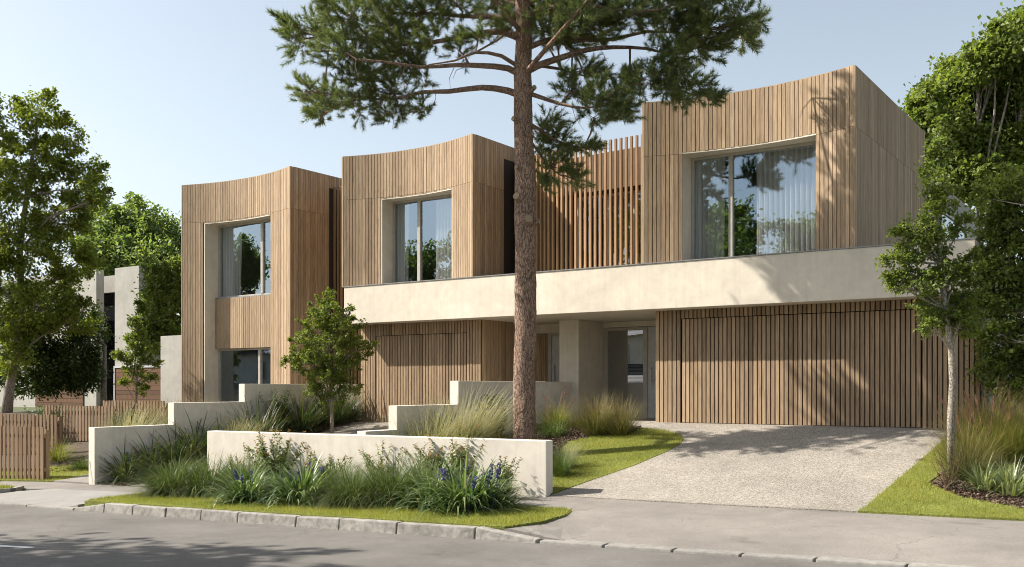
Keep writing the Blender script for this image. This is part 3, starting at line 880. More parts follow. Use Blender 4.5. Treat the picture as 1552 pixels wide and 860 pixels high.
# ---- slat fences --------------------------------------------------------------
def slat_fence(x0, y0, x1, y1, top, label, pitch=.1385, w=.084, d=.025):
    L = math.hypot(x1 - x0, y1 - y0); tx, ty = (x1 - x0) / L, (y1 - y0) / L; nx_, ny_ = ty, -tx
    r = thing('slat_fence', ((x0 + x1) / 2, (y0 + y1) / 2, T((x0 + x1) / 2, (y0 + y1) / 2)), label, 'fence', 'slatted timber fences on the left')
    mb = MB(); n = int(L / pitch); rg = random.Random(int(abs(x0 * 100)))
    for i in range(n + 1):
        s = i * pitch + w / 2; cx, cy = x0 + tx * s, y0 + ty * s; zt_ = top + rg.uniform(-.006, .006); zb_ = T(cx, cy) + .04
        q = [(cx - tx * w / 2 + nx_ * d, cy - ty * w / 2 + ny_ * d), (cx + tx * w / 2 + nx_ * d, cy + ty * w / 2 + ny_ * d), (cx + tx * w / 2, cy + ty * w / 2), (cx - tx * w / 2, cy - ty * w / 2)]
        mb.hexa([(a, b, zb_) for a, b in q] + [(a, b, zt_) for a, b in q])
    mb.build('slats', M['fence_wood'], r)
    for zz in (.22, top - T(x0, y0) - .25):
        rl = MB(); za, zb_ = T(x0, y0) + zz, T(x1, y1) + zz if zz < .3 else T(x0, y0) + zz
        q = [(x0, y0), (x1, y1), (x1 - nx_ * .05, y1 - ny_ * .05), (x0 - nx_ * .05, y0 - ny_ * .05)]
        rl.hexa([(q[0][0], q[0][1], za), (q[1][0], q[1][1], zb_), (q[2][0], q[2][1], zb_), (q[3][0], q[3][1], za),
                 (q[0][0], q[0][1], za + .07), (q[1][0], q[1][1], zb_ + .07), (q[2][0], q[2][1], zb_ + .07), (q[3][0], q[3][1], za + .07)])
        rl.build('rail', M['fence_wood'], r)
    for k in range(max(2, int(L / 1.8) + 1)):
        s = lerp(.05, L - .05, k / max(1, int(L / 1.8))) if L > 1.8 else (.05, L - .05)[min(k, 1)]
        cx, cy = x0 + tx * s - nx_ * .1, y0 + ty * s - ny_ * .1
        po = MB(); po.box(cx - .04, cx + .04, cy - .045, cy + .045, T(cx, cy) - .2, top - .06); po.build('post', M['fence_wood'], r)
    return r


slat_fence(-25.4, 12.0, -21.33, 12.62, -.115, 'timber slat fence along the footpath, nearest the street')
slat_fence(-26.6, 14.4, -24.3, 14.75, .07, 'low timber slat fence behind the front fence, left of the tall planting')
slat_fence(-27.1, 16.0, -24.0, 16.15, .27, 'taller timber slat fence behind the pale feather grass')
slat_fence(-28.6, 18.9, -25.7, 19.1, .36, 'farthest timber slat fence below the thin young tree')
EXPO = 1.0


# ================================================================== PLANTS
def leaf_mesh(name, C, D, N, L, W, fold=.18):
    """rhombic folded leaves: C base points, D directions, N normals, L lengths, W widths"""
    S = np.cross(D, N); S /= np.linalg.norm(S, axis=1, keepdims=True) + 1e-9
    L = L[:, None]; W = W[:, None]
    a = C; b = C + D * L * .45 + S * W * .5 + N * W * fold; c = C + D * L - N * L * .08; d = C + D * L * .45 - S * W * .5 + N * W * fold
    V = np.stack([a, b, c, d], 1).reshape(-1, 3)
    n = len(C); i = np.arange(n)[:, None] * 4
    F = np.concatenate([i + [0, 1, 2], i + [0, 2, 3]], 0)
    return np_mesh(name, V, F)


def unit(a):
    return a / (np.linalg.norm(a, axis=1, keepdims=True) + 1e-9)


def tree(name, label, cat, base, trunk, trad, blobs, ncl, npl, clr, leaf, mat, bark, seed, group=None, limbs=True, up=.45, flat=.7, tseg=10, shell=.5):
    """trunk: world points; blobs: (centre, (rx, ry, rz), weight)"""
    rg = np.random.default_rng(seed); rr = random.Random(seed)
    r = thing(name, base, label, cat, group)
    tm = MB(); TP = [Vector(p) for p in trunk]
    tm.tube(TP, trad, tseg)
    ws = np.array([b[2] * b[1][0] * b[1][1] * b[1][2] for b in blobs]) ** .75; ws /= ws.sum()
    CC = []; DD = []; CR = []
    for (c, rad, w_), share in zip(blobs, ws):
        n = max(4, int(round(ncl * share))); c = Vector(c)
        # limb from the trunk to the heart of the clump
        k = min(range(len(TP)), key=lambda i: (TP[i] - c).length + (0 if TP[i].z < c.z else 1.5 + (TP[i].z - c.z) * 2))
        s = TP[k]; d = c - s
        rl = max(.012, min(trad[k] * .55, .018 + d.length * .018))
        mid = s + d * .5 + Vector((rr.uniform(-1, 1), rr.uniform(-1, 1), rr.uniform(-.4, .8))) * d.length * .12
        if limbs: tm.tube([s, s.lerp(mid, .5), mid, c], [rl, rl * .8, rl * .62, rl * .35], 6, False)
        u = unit(rg.normal(size=(n, 3))); q = rg.random(n) ** (1 / 3) * (1 - shell) + shell * rg.random(n) ** .25
        off = u * q[:, None] * np.array(rad); pts = np.array(c) + off
        CC.append(pts); DD.append(unit(off + np.array([0, 0, .15]))); CR.append(np.ones(n))
        # loose shoots breaking the outline
        for _ in range(max(2, n // 7)):
            v = Vector(rg.normal(size=3)); v.z = abs(v.z) * .7 + .1; v.normalize()
            e0 = c + Vector((v.x * rad[0], v.y * rad[1], v.z * rad[2])) * .85; ln_ = max(rad) * rr.uniform(.25, .6)
            e1 = e0 + (v + Vector((0, 0, .35))).normalized() * ln_
            q_ = [tuple(e0.lerp(e1, k_)) for k_ in (.25, .55, .85, 1.05)]
            CC.append(np.array(q_)); DD.append(np.tile(np.array((e1 - e0).normalized()), (4, 1))); CR.append(np.array([.55, .42, .32, .2]))
            if limbs: tm.tube([e0.lerp(c, .4), e0, e1], [rl * .25, .006, .002], 4, False)
        if limbs:
            for i in range(0, n, 2):
                p = Vector(pts[i]); j = mid.lerp(c, rr.random()); e = (p - j)
                tm.tube([j, j + e * .5 + Vector((0, 0, .06 * e.length)), p], [rl * .3, rl * .2, .004], 4, False)
    CC = np.concatenate(CC); DD = np.concatenate(DD); CR = np.concatenate(CR); m = len(CC)
    keep_ = None
    k = np.repeat(np.arange(m), np.maximum(5, (npl * CR).astype(int))); n = len(k)
    g = rg.normal(size=(n, 3)) * np.array([1, 1, flat]) * clr * (.5 + .5 * rg.random((m, 1)))[k] * .6 * CR[k][:, None]
    P = CC[k] + g
    D = unit(rg.normal(size=(n, 3)) + DD[k] * .6 + np.array([0, 0, -.25]))
    N = unit(rg.normal(size=(n, 3)) * .8 + np.array([0, 0, up * 2]) + DD[k] * .5)
    L = leaf * (.65 + .7 * rg.random(n)); W = L * (.5 + .25 * rg.random(n))
    link('trunk', tm.mesh('trunk', True), bark, r)
    link('crown', leaf_mesh('crown', P, D, N, L, W), mat, r)
    return r


def PB(lst, t, depth=1.0, dd=None, seed=0):
    """clumps given in photo pixels at t metres"""
    rg = random.Random(seed); out = []
    for b in lst:
        px, py, rx, ry = b[:4]; o = b[4] if len(b) > 4 else rg.uniform(-.6, .6) * (dd or 0)
        s = (t + o) / FPX
        out.append((at(px, py, t + o), (rx * s, rx * s * depth, ry * s), 1.0))
    return out


def tpath(pp, t):
    return [at(x, y, t) for x, y in pp]


# --- big tree at the far left
tb = Vector((-35.4, 19.5, T(-35.4, 19.5)))
t_ = 36.0
blL = PB([(60, 172, 30, 32), (18, 190, 26, 36), (100, 205, 22, 28), (55, 245, 46, 36), (128, 262, 30, 26), (152, 300, 16, 16), (8, 285, 34, 46), (90, 325, 52, 40), (140, 290, 22, 16), (30, 375, 46, 44), (112, 400, 38, 40),
          (58, 465, 56, 44), (120, 480, 26, 34), (20, 530, 30, 42), (-45, 250, 50, 70), (-50, 400, 50, 80), (-40, 160, 40, 40)], t_, 1.0, 1.6, 3)
tree('broadleaf_tree', 'large leafy tree at the left edge with a leaning grey trunk', 'tree', tb, [tb - Vector((0, 0, .2)), at(14, 590, 36), at(24, 540, 36), at(33, 470, 36), at(30, 380, 36.2), at(40, 300, 36), at(52, 220, 36), at(60, 165, 36)],
     [.2, .17, .15, .13, .11, .085, .06, .02], blL, 640, 92, .33, .115, M['leaf_big'], M['bark_grey'], 11, None)
# --- dark dense tree behind it
b0 = (-36.6, 24.2, -.4)
blD = PB([(40, 560, 55, 45), (100, 560, 46, 42), (135, 500, 26, 45), (80, 500, 50, 45), (125, 565, 30, 36), (20, 470, 60, 50)], 40, 1.0, .8, 5)
tree('bushy_tree', 'dark dense bushy tree in front of the grey neighbouring house', 'tree', b0, [b0, (-36.6, 24.2, 1), (-36.5, 24.2, 2.5)], [.15, .12, .06], blD, 340, 75, .42, .125, M['leaf_dark'], M['bark_grey'], 12)
# --- trees behind the neighbour
b0 = at(190, 480, 56); b0.z = -.5
blK = PB([(165, 345, 32, 32), (205, 338, 32, 30), (240, 355, 32, 32), (180, 385, 46, 30), (235, 395, 45, 32), (270, 375, 24, 30), (150, 380, 30, 30), (215, 425, 60, 25)], 56, 1.0, 2, 6)
tree('broadleaf_tree', 'pale green tree far behind the grey neighbouring house', 'tree', b0, [b0, at(195, 440, 56), at(205, 360, 56)], [.3, .25, .08], blK, 260, 80, .75, .24, M['leaf_back'], M['bark_grey'], 13)
b0 = at(252, 560, 37.5); b0.z = -.3
blM = PB([(245, 430, 26, 28), (262, 415, 22, 26), (232, 470, 22, 30), (258, 470, 26, 34), (240, 505, 26, 30), (270, 450, 18, 40), (262, 520, 25, 25)], 37.5, 1.0, .8, 7)
tree('broadleaf_tree', 'dark green tree filling the gap beside the left timber house', 'tree', b0, [b0, at(250, 500, 37.5), at(252, 430, 37.5)], [.14, .1, .04], blM, 220, 75, .36, .12, M['leaf_maple'], M['bark_grey'], 14)
# --- thin young tree
b0 = Vector((-26.5, 18.2, T(-26.5, 18.2)))
t_ = 32.0
k_ = (b0.x - 0) ; tt = -ST * b0.x + CT * b0.y
blY = PB([(205, 530, 12, 12), (190, 545, 11, 8), (222, 545, 11, 9), (205, 500, 9, 12), (178, 540, 9, 5), (234, 530, 6, 7), (203, 562, 13, 10), (225, 572, 9, 6), (196, 515, 9, 9), (215, 515, 9, 9), (190, 580, 10, 6), (214, 590, 9, 8), (204, 485, 5, 7), (240, 552, 5, 4)], tt, 1.0, .3, 8)
tree('young_tree', 'thin young tree in front of the cedar garage door of the neighbour', 'tree', b0, [b0, at(206, 610, tt), at(207, 580, tt), at(205, 540, tt), at(205, 500, tt)], [.035, .03, .026, .018, .008], blY, 130, 36, .14, .075, M['leaf_small'], M['bark_grey'], 15)
# --- small tree in the left driveway bed
b0 = Vector((*gr(503, 658), 0)); b0.z = T(b0.x, b0.y); tt = -ST * b0.x + CT * b0.y
blS = PB([(470, 590, 14, 10), (505, 605, 22, 10), (535, 590, 16, 10), (562, 525, 6, 8), (432, 548, 6, 6), (500, 475, 26, 24), (480, 500, 24, 22), (520, 500, 26, 24), (497, 530, 42, 26), (458, 520, 18, 18), (540, 530, 18, 24), (470, 550, 28, 20), (520, 560, 28, 20), (495, 575, 30, 16), (500, 452, 10, 12), (478, 468, 10, 14), (525, 475, 10, 12), (540, 490, 10, 12), (448, 545, 10, 10), (555, 540, 8, 12), (480, 590, 14, 8)], tt, 1.0, .25, 9)
tree('small_tree', 'small round tree with bright leaves in front of the left garage', 'tree', b0, [b0, at(503, 640, tt), at(502, 610, tt), at(500, 570, tt), at(499, 520, tt), at(500, 470, tt)], [.05, .045, .04, .033, .024, .008], blS, 430, 38, .11, .06, M['leaf_small'], M['bark_grey'], 16)
# --- right tree by the wide garage
b0 = Vector((-2.96, 16.19, T(-2.96, 16.19))); tt = -ST * b0.x + CT * b0.y
blR = PB([(1425, 225, 16, 26), (1415, 275, 18, 26), (1432, 300, 24, 24), (1400, 345, 26, 18), (1385, 380, 26, 22), (1425, 365, 20, 24), (1360, 400, 20, 20), (1400, 430, 24, 22), (1438, 420, 26, 28), (1365, 430, 18, 18), (1472, 400, 20, 22), (1470, 450, 24, 24), (1425, 470, 34, 24), (1405, 495, 14, 12), (1455, 345, 14, 20), (1370, 355, 14, 12), (1455, 490, 28, 20), (1418, 320, 14, 20), (1428, 190, 7, 16), (1350, 420, 8, 8), (1410, 250, 8, 20)], tt, 1.1, .3, 10)
tree('small_tree', 'slender tree with mottled pale trunk on the right lawn by the wide garage', 'tree', b0, [b0 - Vector((0, 0, .1)), at(1441, 640, tt), at(1444, 580, tt), at(1442, 530, tt), at(1432, 470, tt), at(1425, 400, tt), at(1420, 320, tt), at(1425, 225, tt)],
     [.062, .056, .053, .052, .042, .033, .022, .008], blR, 430, 34, .1, .056, M['leaf_maple'], M['bark_pale'], 17)
# --- bush tree at the right edge
b0 = Vector((-2.0, 19.3, -.2)); tt = 17.3
blQ = PB([(1535, 290, 34, 34), (1560, 340, 50, 40), (1510, 340, 28, 36), (1525, 400, 40, 40), (1500, 450, 26, 34), (1550, 470, 46, 44), (1515, 520, 30, 30), (1505, 565, 22, 26), (1540, 570, 40, 34), (1600, 400, 60, 80), (1490, 300, 16, 20), (1600, 540, 50, 60), (1530, 600, 26, 18)], 17.8, 1.0, .5, 11)
tree('bushy_tree', 'bushy tree with drooping dark green leaves at the right edge beside the garage', 'tree', b0, [b0, (-2.0, 19.3, 1.5), (-1.9, 19.4, 3.5)], [.1, .08, .03], blQ, 560, 65, .22, .075, M['leaf_maple'], M['bark_grey'], 18)
# --- tall maple behind the house on the right
b0 = (-6.2, 37.5, -.2)
blT = PB([(1395, 165, 22, 22), (1420, 150, 26, 24), (1450, 125, 26, 26), (1480, 105, 28, 28), (1515, 80, 26, 26), (1545, 50, 20, 22), (1430, 190, 40, 30), (1480, 170, 46, 40), (1530, 140, 46, 50), (1400, 210, 26, 22), (1450, 230, 46, 30), (1510, 230, 50, 40), (1570, 100, 36, 60), (1430, 255, 34, 24), (1480, 280, 46, 30), (1550, 250, 40, 60), (1408, 140, 12, 10), (1440, 100, 8, 8), (1510, 50, 10, 10), (1540, 30, 10, 10), (1420, 290, 34, 30)], 34.5, 1.0, 2.0, 12)
tree('maple_tree', 'tall broad maple rising behind the right timber box', 'tree', b0, [b0, (-6.2, 37.5, 3), (-6, 37.4, 5), (-5.9, 37.3, 7)], [.35, .3, .2, .1], blT, 800, 75, .5, .165, M['leaf_maple'], M['bark_grey'], 19)

# --- trees and houses across the street, seen in the window panes, and the street tree shading the road
def far_tree(x, y, h, rr_, label, seed, z0=2.5):
    rg = random.Random(seed); bl = []
    for i in range(11):
        a = rg.uniform(0, 6.28); q = rg.uniform(.25, .8); zz = lerp(z0 + 1, h - rr_ * .35, rg.random())
        s = rr_ * rg.uniform(.35, .55)
        taper = 1 - .55 * max(0, (zz - h * .6) / (h * .4))
        bl.append((Vector((x + math.cos(a) * rr_ * q * taper, y + math.sin(a) * rr_ * q * taper, zz)), (s, s, s * .8), 1.0))
    bl.append((Vector((x, y, h - rr_ * .4)), (rr_ * .4,) * 3, 1.0))
    z = zroad(x, 2) + .1
    tree('street_tree', label, 'tree', (x, y, z), [(x, y, z), (x + .1, y, z + h * .3), (x - .1, y + .1, z + h * .6), (x, y, h - 1)], [.26, .22, .15, .05], bl, 260, 40, .75, .26, M['leaf_maple'], M['bark_grey'], seed)


far_tree(-20.5, -.5, 12.3, 4.6, 'broad street tree on the opposite footpath whose shadow falls on the road', 31, 4)
far_tree(-23, -14, 11.5, 3.6, 'round tree across the street mirrored in the widest upper window', 32)
far_tree(-17, -15.5, 10.5, 3.2, 'lower tree across the street mirrored at the right of the widest upper window', 33)
far_tree(-45, -14, 11.2, 4.2, 'tree across the street mirrored in the middle box window', 34)
far_tree(-63.4, -14, 13.0, 2.3, 'tall tree across the street mirrored in the upper window of the left house', 35)


def far_house(x0, x1, y0, y1, label):
    z = zroad(x0, 2) + .1
    r = thing('house', ((x0 + x1) / 2, (y0 + y1) / 2, z), label, 'house')
    mb = MB(); mb.box(x0, x1, y0, y1, z, z + 2.9); mb.box(x0 + 1.5, x1 - 1.5, y0 + 1, y1 - 2.5, z + 2.9, z + 6); mb.build('wall', M['render'], r)
    def hip(a, b, c, d, zz, e, hh):
        m = MB(); mx_ = (c + d) / 2; w_ = (d - c) / 2
        P = [(a - e, c - e, zz), (b + e, c - e, zz), (b + e, d + e, zz), (a - e, d + e, zz), (a + w_, mx_, zz + hh), (b - w_, mx_, zz + hh)]
        m.v = P; m.f = [(0, 1, 5, 4), (1, 2, 5), (2, 3, 4, 5), (3, 0, 4), (3, 2, 1, 0)]
        m.build('roof', M['tiles'], r)
    hip(x0, x1, y0, y1, z + 2.9, .5, 2.0); hip(x0 + 1.5, x1 - 1.5, y0 + 1, y1 - 2.5, z + 6, .5, 1.9)
    for k in range(3):
        xx = lerp(x0 + 2.2, x1 - 3.4, k / 2)
        m = MB(); m.box(xx, xx + 1.3, y1 - 2.5, y1 - 2.42, z + 4, z + 5.4); f_ = m.build('window', M['frame'], r)
        m = MB(); m.quad((xx + 1.2, y1 - 2.41, z + 4.1), (xx + .1, y1 - 2.41, z + 4.1), (xx + .1, y1 - 2.41, z + 5.3), (xx + 1.2, y1 - 2.41, z + 5.3)); m.build('pane', M['dark_metal'], f_)


far_house(-37, -25.2, -21, -11, 'white tile roofed house across the street mirrored in the entry glass')
far_house(-72, -57, -24, -10.5, 'tile roofed house across the street mirrored in the lower left window')


# ------------------------------------------------------------------ the pine
PX, PY = -10.62, 16.0
TP_ = 19.2
pb = Vector((PX, PY, T(PX, PY)))
pine = thing('pine_tree', pb, 'tall pine with bare reddish brown trunk and long level limbs before the houses', 'tree')
rp = random.Random(5); ng = np.random.default_rng(5)
tr_pts = [(pb, .30)] + [(at(x, y, TP_), r_) for x, y, r_ in ((795, 665, .225), (795, 600, .212), (796, 500, .208), (797, 400, .202), (796, 330, .205), (796, 290, .2), (794, 220, .185), (793, 150, .178), (792, 110, .17), (794, 60, .155), (792, 0, .14), (790, -100, .12), (796, -220, .09), (792, -330, .05), (793, -390, .015))]
# dense trunk surface with plates of bark
def trunk_mesh(pts, seg=36, sub=.035):
    P = []; R = []
    for (a, ra), (b, rb) in zip(pts, pts[1:]):
        n = max(1, int((b - a).length / sub))
        for i in range(n):
            k = i / n; P.append(a.lerp(b, k)); R.append(lerp(ra, rb, k))
    P.append(pts[-1][0]); R.append(pts[-1][1])
    from mathutils import noise as MN
    V = []; F = []
    for i, (p, r) in enumerate(zip(P, R)):
        for k in range(seg):
            a = 2 * math.pi * k / seg
            q = Vector((math.cos(a) * 2.1, math.sin(a) * 2.1, p.z * 1.5))
            h = MN.noise(q * 2.4) * .5 + MN.noise(q * 6) * .35 + MN.noise(Vector((q.x * 5, q.y * 5, q.z * 2))) * .5
            lump = MN.noise(Vector((q.x * .6, q.y * .6, p.z * .9))) * .07
            rad = r * (1 + .1 * h + lump)
            V.append((p.x + math.cos(a) * rad, p.y + math.sin(a) * rad, p.z))
    for i in range(len(P) - 1):
        for k in range(seg):
            k2 = (k + 1) % seg
            F.append((i * seg + k, i * seg + k2, (i + 1) * seg + k2, (i + 1) * seg + k))
    me = np_mesh('trunk', V, F); me.polygons.foreach_set('use_smooth', [True] * len(me.polygons))
    return me


tk = link('trunk', trunk_mesh(tr_pts), M['bark_pine'], pine)
# knots of sawn-off limbs
def fw(a, k): return Vector((CT, ST, 0)) * a + Vector((ST, -CT, 0)) * k
for (x, y, a, k, r_) in ((783, 303, -.5, .75, .075), (797, 338, .25, .95, .085), (781, 186, -.7, .6, .05), (806, 340, .9, .3, .05), (803, 210, .5, .8, .04), (786, 260, -.5, .8, .035), (805, 140, .6, .7, .05)):
    d = fw(a, k).normalized(); c = at(795, y, TP_)
    m = MB(); m.tube([c + d * .12, c + d * .2 + Vector((0, 0, .01)), c + d * .25 + Vector((0, 0, .02)), c + d * .3 + Vector((0, 0, .03))], [r_ * 1.75, r_ * 1.3, r_ * 1.0, r_ * .9], 12)
    kn = m.build('knot', M['bark_pine'], tk); kn.data.materials.append(M['cut_wood']); kn.data.polygons[len(kn.data.polygons) - 1].material_index = 1
LIMBS = [  # (points in photo pixels, radius, depth at the tip)
    ([(795, 148), (770, 138), (730, 133), (680, 139), (640, 140), (600, 150), (560, 150)], .075, .4),
    ([(795, 118), (770, 104), (730, 100), (690, 99), (640, 102), (590, 95), (540, 90)], .07, -.8),
    ([(793, 108), (760, 85), (720, 80), (690, 92), (650, 98)], .045, -1.2),
    ([(794, 62), (760, 48), (715, 54), (670, 62), (620, 68), (560, 60), (500, 60)], .075, .7),
    ([(793, 30), (750, 26), (700, 25), (640, 20), (560, 20)], .06, 1.2),
    ([(792, 112), (815, 100), (850, 88), (890, 76), (930, 72), (980, 74), (1020, 85)], .08, -.3),
    ([(795, 75), (840, 58), (880, 60), (930, 60), (980, 48), (1040, 50), (1110, 40)], .06, .6),
    ([(796, 140), (820, 148), (850, 158), (885, 164), (920, 160)], .05, -.6),
    ([(796, 90), (820, 100), (850, 105), (885, 115), (930, 120)], .045, .9),
    ([(794, 25), (830, 12), (880, 5), (930, 15), (1000, 15)], .06, -1.0),
    ([(797, 185), (815, 195), (840, 212), (870, 222), (895, 226)], .04, .9),
    ([(797, 205), (812, 225), (835, 255), (860, 272)], .035, 1.1),
]
limb_pts = []
for pp, r_, dp in LIMBS:
    n = len(pp); W_ = []
    for i, (x, y) in enumerate(pp):
        W_.append(at(x, y, TP_ + dp * (i / (n - 1))))
    # smooth
    S_ = []
    for i in range(n - 1):
        for q in (0, .5):
            k = q; a = W_[max(i - 1, 0)]; b = W_[i]; c = W_[i + 1]; d = W_[min(i + 2, n - 1)]
            S_.append(.5 * ((2 * b) + (c - a) * k + (2 * a - 5 * b + 4 * c - d) * k * k + (3 * b - a - 3 * c + d) * k ** 3))
    S_.append(W_[-1])
    lm = MB(); lm.tube(S_, [r_ * (1 - .78 * i / (len(S_) - 1)) for i in range(len(S_))], 9, False); link('limb', lm.mesh('limb', True), M['bark_pine'], pine)
    limb_pts += [(p, r_ * (1 - .78 * i / (len(S_) - 1))) for i, p in enumerate(S_) if i > len(S_) * .35]
BL = [(828, 40, 30, 24, .8), (862, 66, 28, 20, .7), (812, 14, 24, 18, .9), (880, 30, 30, 20, .6), (475, 45, 33, 24), (450, 62, 16, 26), (530, 30, 40, 34), (590, 40, 46, 38), (520, 82, 48, 28), (600, 85, 46, 28), (560, 118, 44, 26), (490, 150, 30, 24), (530, 160, 36, 20), (595, 142, 36, 22), (590, 176, 20, 9), (485, 178, 14, 8), (462, 138, 10, 14),
      (635, 112, 20, 20), (502, 4, 18, 14), (640, 22, 46, 28), (560, -25, 75, 28), (690, 5, 40, 20), (750, 12, 30, 20), (694, 76, 14, 12), (640, 165, 10, 8), (725, 58, 24, 9), (650, 62, 24, 14), (776, 40, 16, 12), (430, 40, 6, 10),
      (850, 18, 40, 26), (900, 15, 52, 26), (960, 22, 44, 24), (1020, 32, 48, 26), (1080, 42, 38, 26), (1120, 28, 22, 22), (1128, 62, 18, 12), (1062, 72, 40, 22), (1010, 82, 30, 18), (1002, 110, 32, 18), (975, 122, 22, 14), (1045, 132, 28, 16), (1076, 152, 9, 8), (1030, 155, 16, 8),
      (866, 140, 26, 22), (915, 152, 38, 24), (940, 172, 24, 14), (885, 112, 34, 14), (945, 132, 16, 16), (900, 178, 22, 8), (1040, 8, 50, 24), (845, 62, 24, 10), (910, 52, 34, 12), (1150, 30, 6, 10), (1010, 135, 14, 10),
      (832, 190, 18, 15), (848, 220, 24, 16), (893, 227, 14, 5), (838, 255, 24, 20), (872, 273, 9, 8), (822, 282, 8, 10), (823, 215, 10, 22)]
shoots = []; twigs = MB()
for i, (x, y, rx, ry, *oo) in enumerate(BL):
    rgx = random.Random(i * 7 + 1)
    o = rgx.uniform(-.2, 1.6) if x < 790 else (rgx.uniform(-.9, .2) if x > 905 or y < 170 else rgx.uniform(.3, .8))
    if oo: o = oo[0]
    s = (TP_ + o) / FPX; c = at(x, y, TP_ + o); rd_ = (rx * s, ry * s)
    dpt = max(rd_[0], .4) * (.7 if x > 800 else 1)
    j, jr = min(limb_pts, key=lambda q: (q[0] - c).length)
    mid = (j + c) / 2 + Vector((rgx.uniform(-.1, .1), rgx.uniform(-.1, .1), rgx.uniform(-.02, .1)))
    twigs.tube([j, mid, c], [min(jr * .7, .03), .02, .011], 5, False)
    n = int(12 + rd_[0] * rd_[1] * (330 if x < 900 else 430))
    for k in range(n):
        u = Vector((ng.normal(), ng.normal(), ng.normal())).normalized() * (rgx.random() ** .45)
        p = c + Vector((CT, ST, 0)) * u.x * rd_[0] + Vector((-ST, CT, 0)) * u.y * dpt + Vector((0, 0, 1)) * u.z * rd_[1]
        d = (p - c).normalized() * .7 + (c - pb - Vector((0, 0, c.z - pb.z))).normalized() * .45 + Vector((0, 0, .35)) + Vector((ng.normal(), ng.normal(), ng.normal())) * .35
        shoots.append((p, d.normalized()))
        if k % 2 == 0:
            q = c.lerp(mid, rgx.random() * .5); twigs.tube([q, q.lerp(p, .55) + Vector((0, 0, .03)), p], [.009, .006, .004], 4, False)
# crown above the picture
for i in range(34):
    a = rp.uniform(math.pi + .35, 2 * math.pi - .35); z = rp.uniform(8.6, 13.4); k = (13.9 - z) / 5.3
    L = (1.2 + 3.3 * k) * rp.uniform(.6, 1.05)
    s0 = Vector((PX, PY, z - .3)); c = Vector((PX + math.cos(a) * L, PY + math.sin(a) * L, z + rp.uniform(-.1, .6)))
    lm = MB(); lm.tube([s0, s0.lerp(c, .5) + Vector((0, 0, -.1)), c], [.05, .035, .012], 6, False); link('limb', lm.mesh('limb', True), M['bark_pine'], pine)
    for q in range(3):
        cc = s0.lerp(c, .55 + .22 * q) + Vector((rp.uniform(-.4, .4), rp.uniform(-.4, .4), .1))
        for k_ in range(13):
            u = Vector((ng.normal(), ng.normal(), ng.normal() * .6)) * .38
            shoots.append((cc + u, (u.normalized() + Vector((math.cos(a), math.sin(a), .6))).normalized()))
for i in range(8):
    a = rp.uniform(.1, 3.0); z = rp.uniform(8.2, 9.3); L = rp.uniform(.6, 1.0)
    c = Vector((PX + math.cos(a) * L, PY + math.sin(a) * L, z + .2)); s0 = Vector((PX, PY, z - .2))
    lm = MB(); lm.tube([s0, s0.lerp(c, .5), c], [.04, .03, .01], 6, False); link('limb', lm.mesh('limb', True), M['bark_pine'], pine)
    for k_ in range(26):
        u = Vector((ng.normal(), ng.normal(), ng.normal() * .7)) * .3
        shoots.append((c + u, (u.normalized() + Vector((math.cos(a), math.sin(a), .6))).normalized()))
# limbs towards and away from the street inside the picture
for (z, a, L) in ((7.6, -90, 2.6), (7.2, -60, 2.3), (8.0, -120, 2.5)):
    a = math.radians(a) + TH; s0 = Vector((PX, PY, z - .4)); c = Vector((PX + math.cos(a) * L, PY + math.sin(a) * L, z + .35))
    lm = MB(); lm.tube([s0, s0.lerp(c, .5), c], [.05, .04, .014], 6, False); link('limb', lm.mesh('limb', True), M['bark_pine'], pine)
    for q in range(4):
        cc = s0.lerp(c, .5 + .17 * q) + Vector((rp.uniform(-.4, .4), rp.uniform(-.4, .4), .15))
        for k_ in range(12):
            u = Vector((ng.normal(), ng.normal(), ng.normal() * .5)) * .3
            shoots.append((cc + u, (u.normalized() + Vector((0, 0, .5))).normalized()))
# dead hanging twigs under the limbs
for i in range(34):
    p, r_ = rp.choice(limb_pts[:]); q = p + Vector((rp.uniform(-.25, .25), rp.uniform(-.25, .25), -rp.uniform(.2, .6)))
    twigs.tube([p, p.lerp(q, .5) + Vector((rp.uniform(-.12, .12), 0, .05)), q], [.009, .006, .003], 4, False)
tag(link('twigs', twigs.mesh('twigs'), M['bark_pine'], pine), kind='stuff')


def needles(shoots, per, rg, ln=.108, w=.009, axis=.26):
    n = len(shoots); S0 = np.array([s[0] for s in shoots]); D = np.array([s[1] for s in shoots])
    k = np.repeat(np.arange(n), per); m = len(k)
    t = rg.random(m); ax = axis * (.7 + .6 * rg.random(n))[k]
    base = S0[k] + D[k] * (t * ax)[:, None]
    r_ = unit(rg.normal(size=(m, 3))); r_ = unit(r_ - D[k] * (r_ * D[k]).sum(1, keepdims=True))
    fwd = (.45 + .9 * t)[:, None]
    d = unit(r_ + D[k] * fwd + np.array([0, 0, .1]))
    L = ln * (.7 + .6 * rg.random(m))
    s = unit(np.cross(d, rg.normal(size=(m, 3))))
    a = base + s * w * .5; b = base - s * w * .5; c = base + d * L[:, None]
    V = np.stack([a, b, c], 1).reshape(-1, 3); F = np.arange(3 * m).reshape(-1, 3)
    al = np.stack([t * .7, t * .7, t], 1).ravel()
    return np_mesh('needles', V, F, al)


print('shoots', len(shoots))
link('needles', needles(shoots, 110, ng), M['needle'], pine)


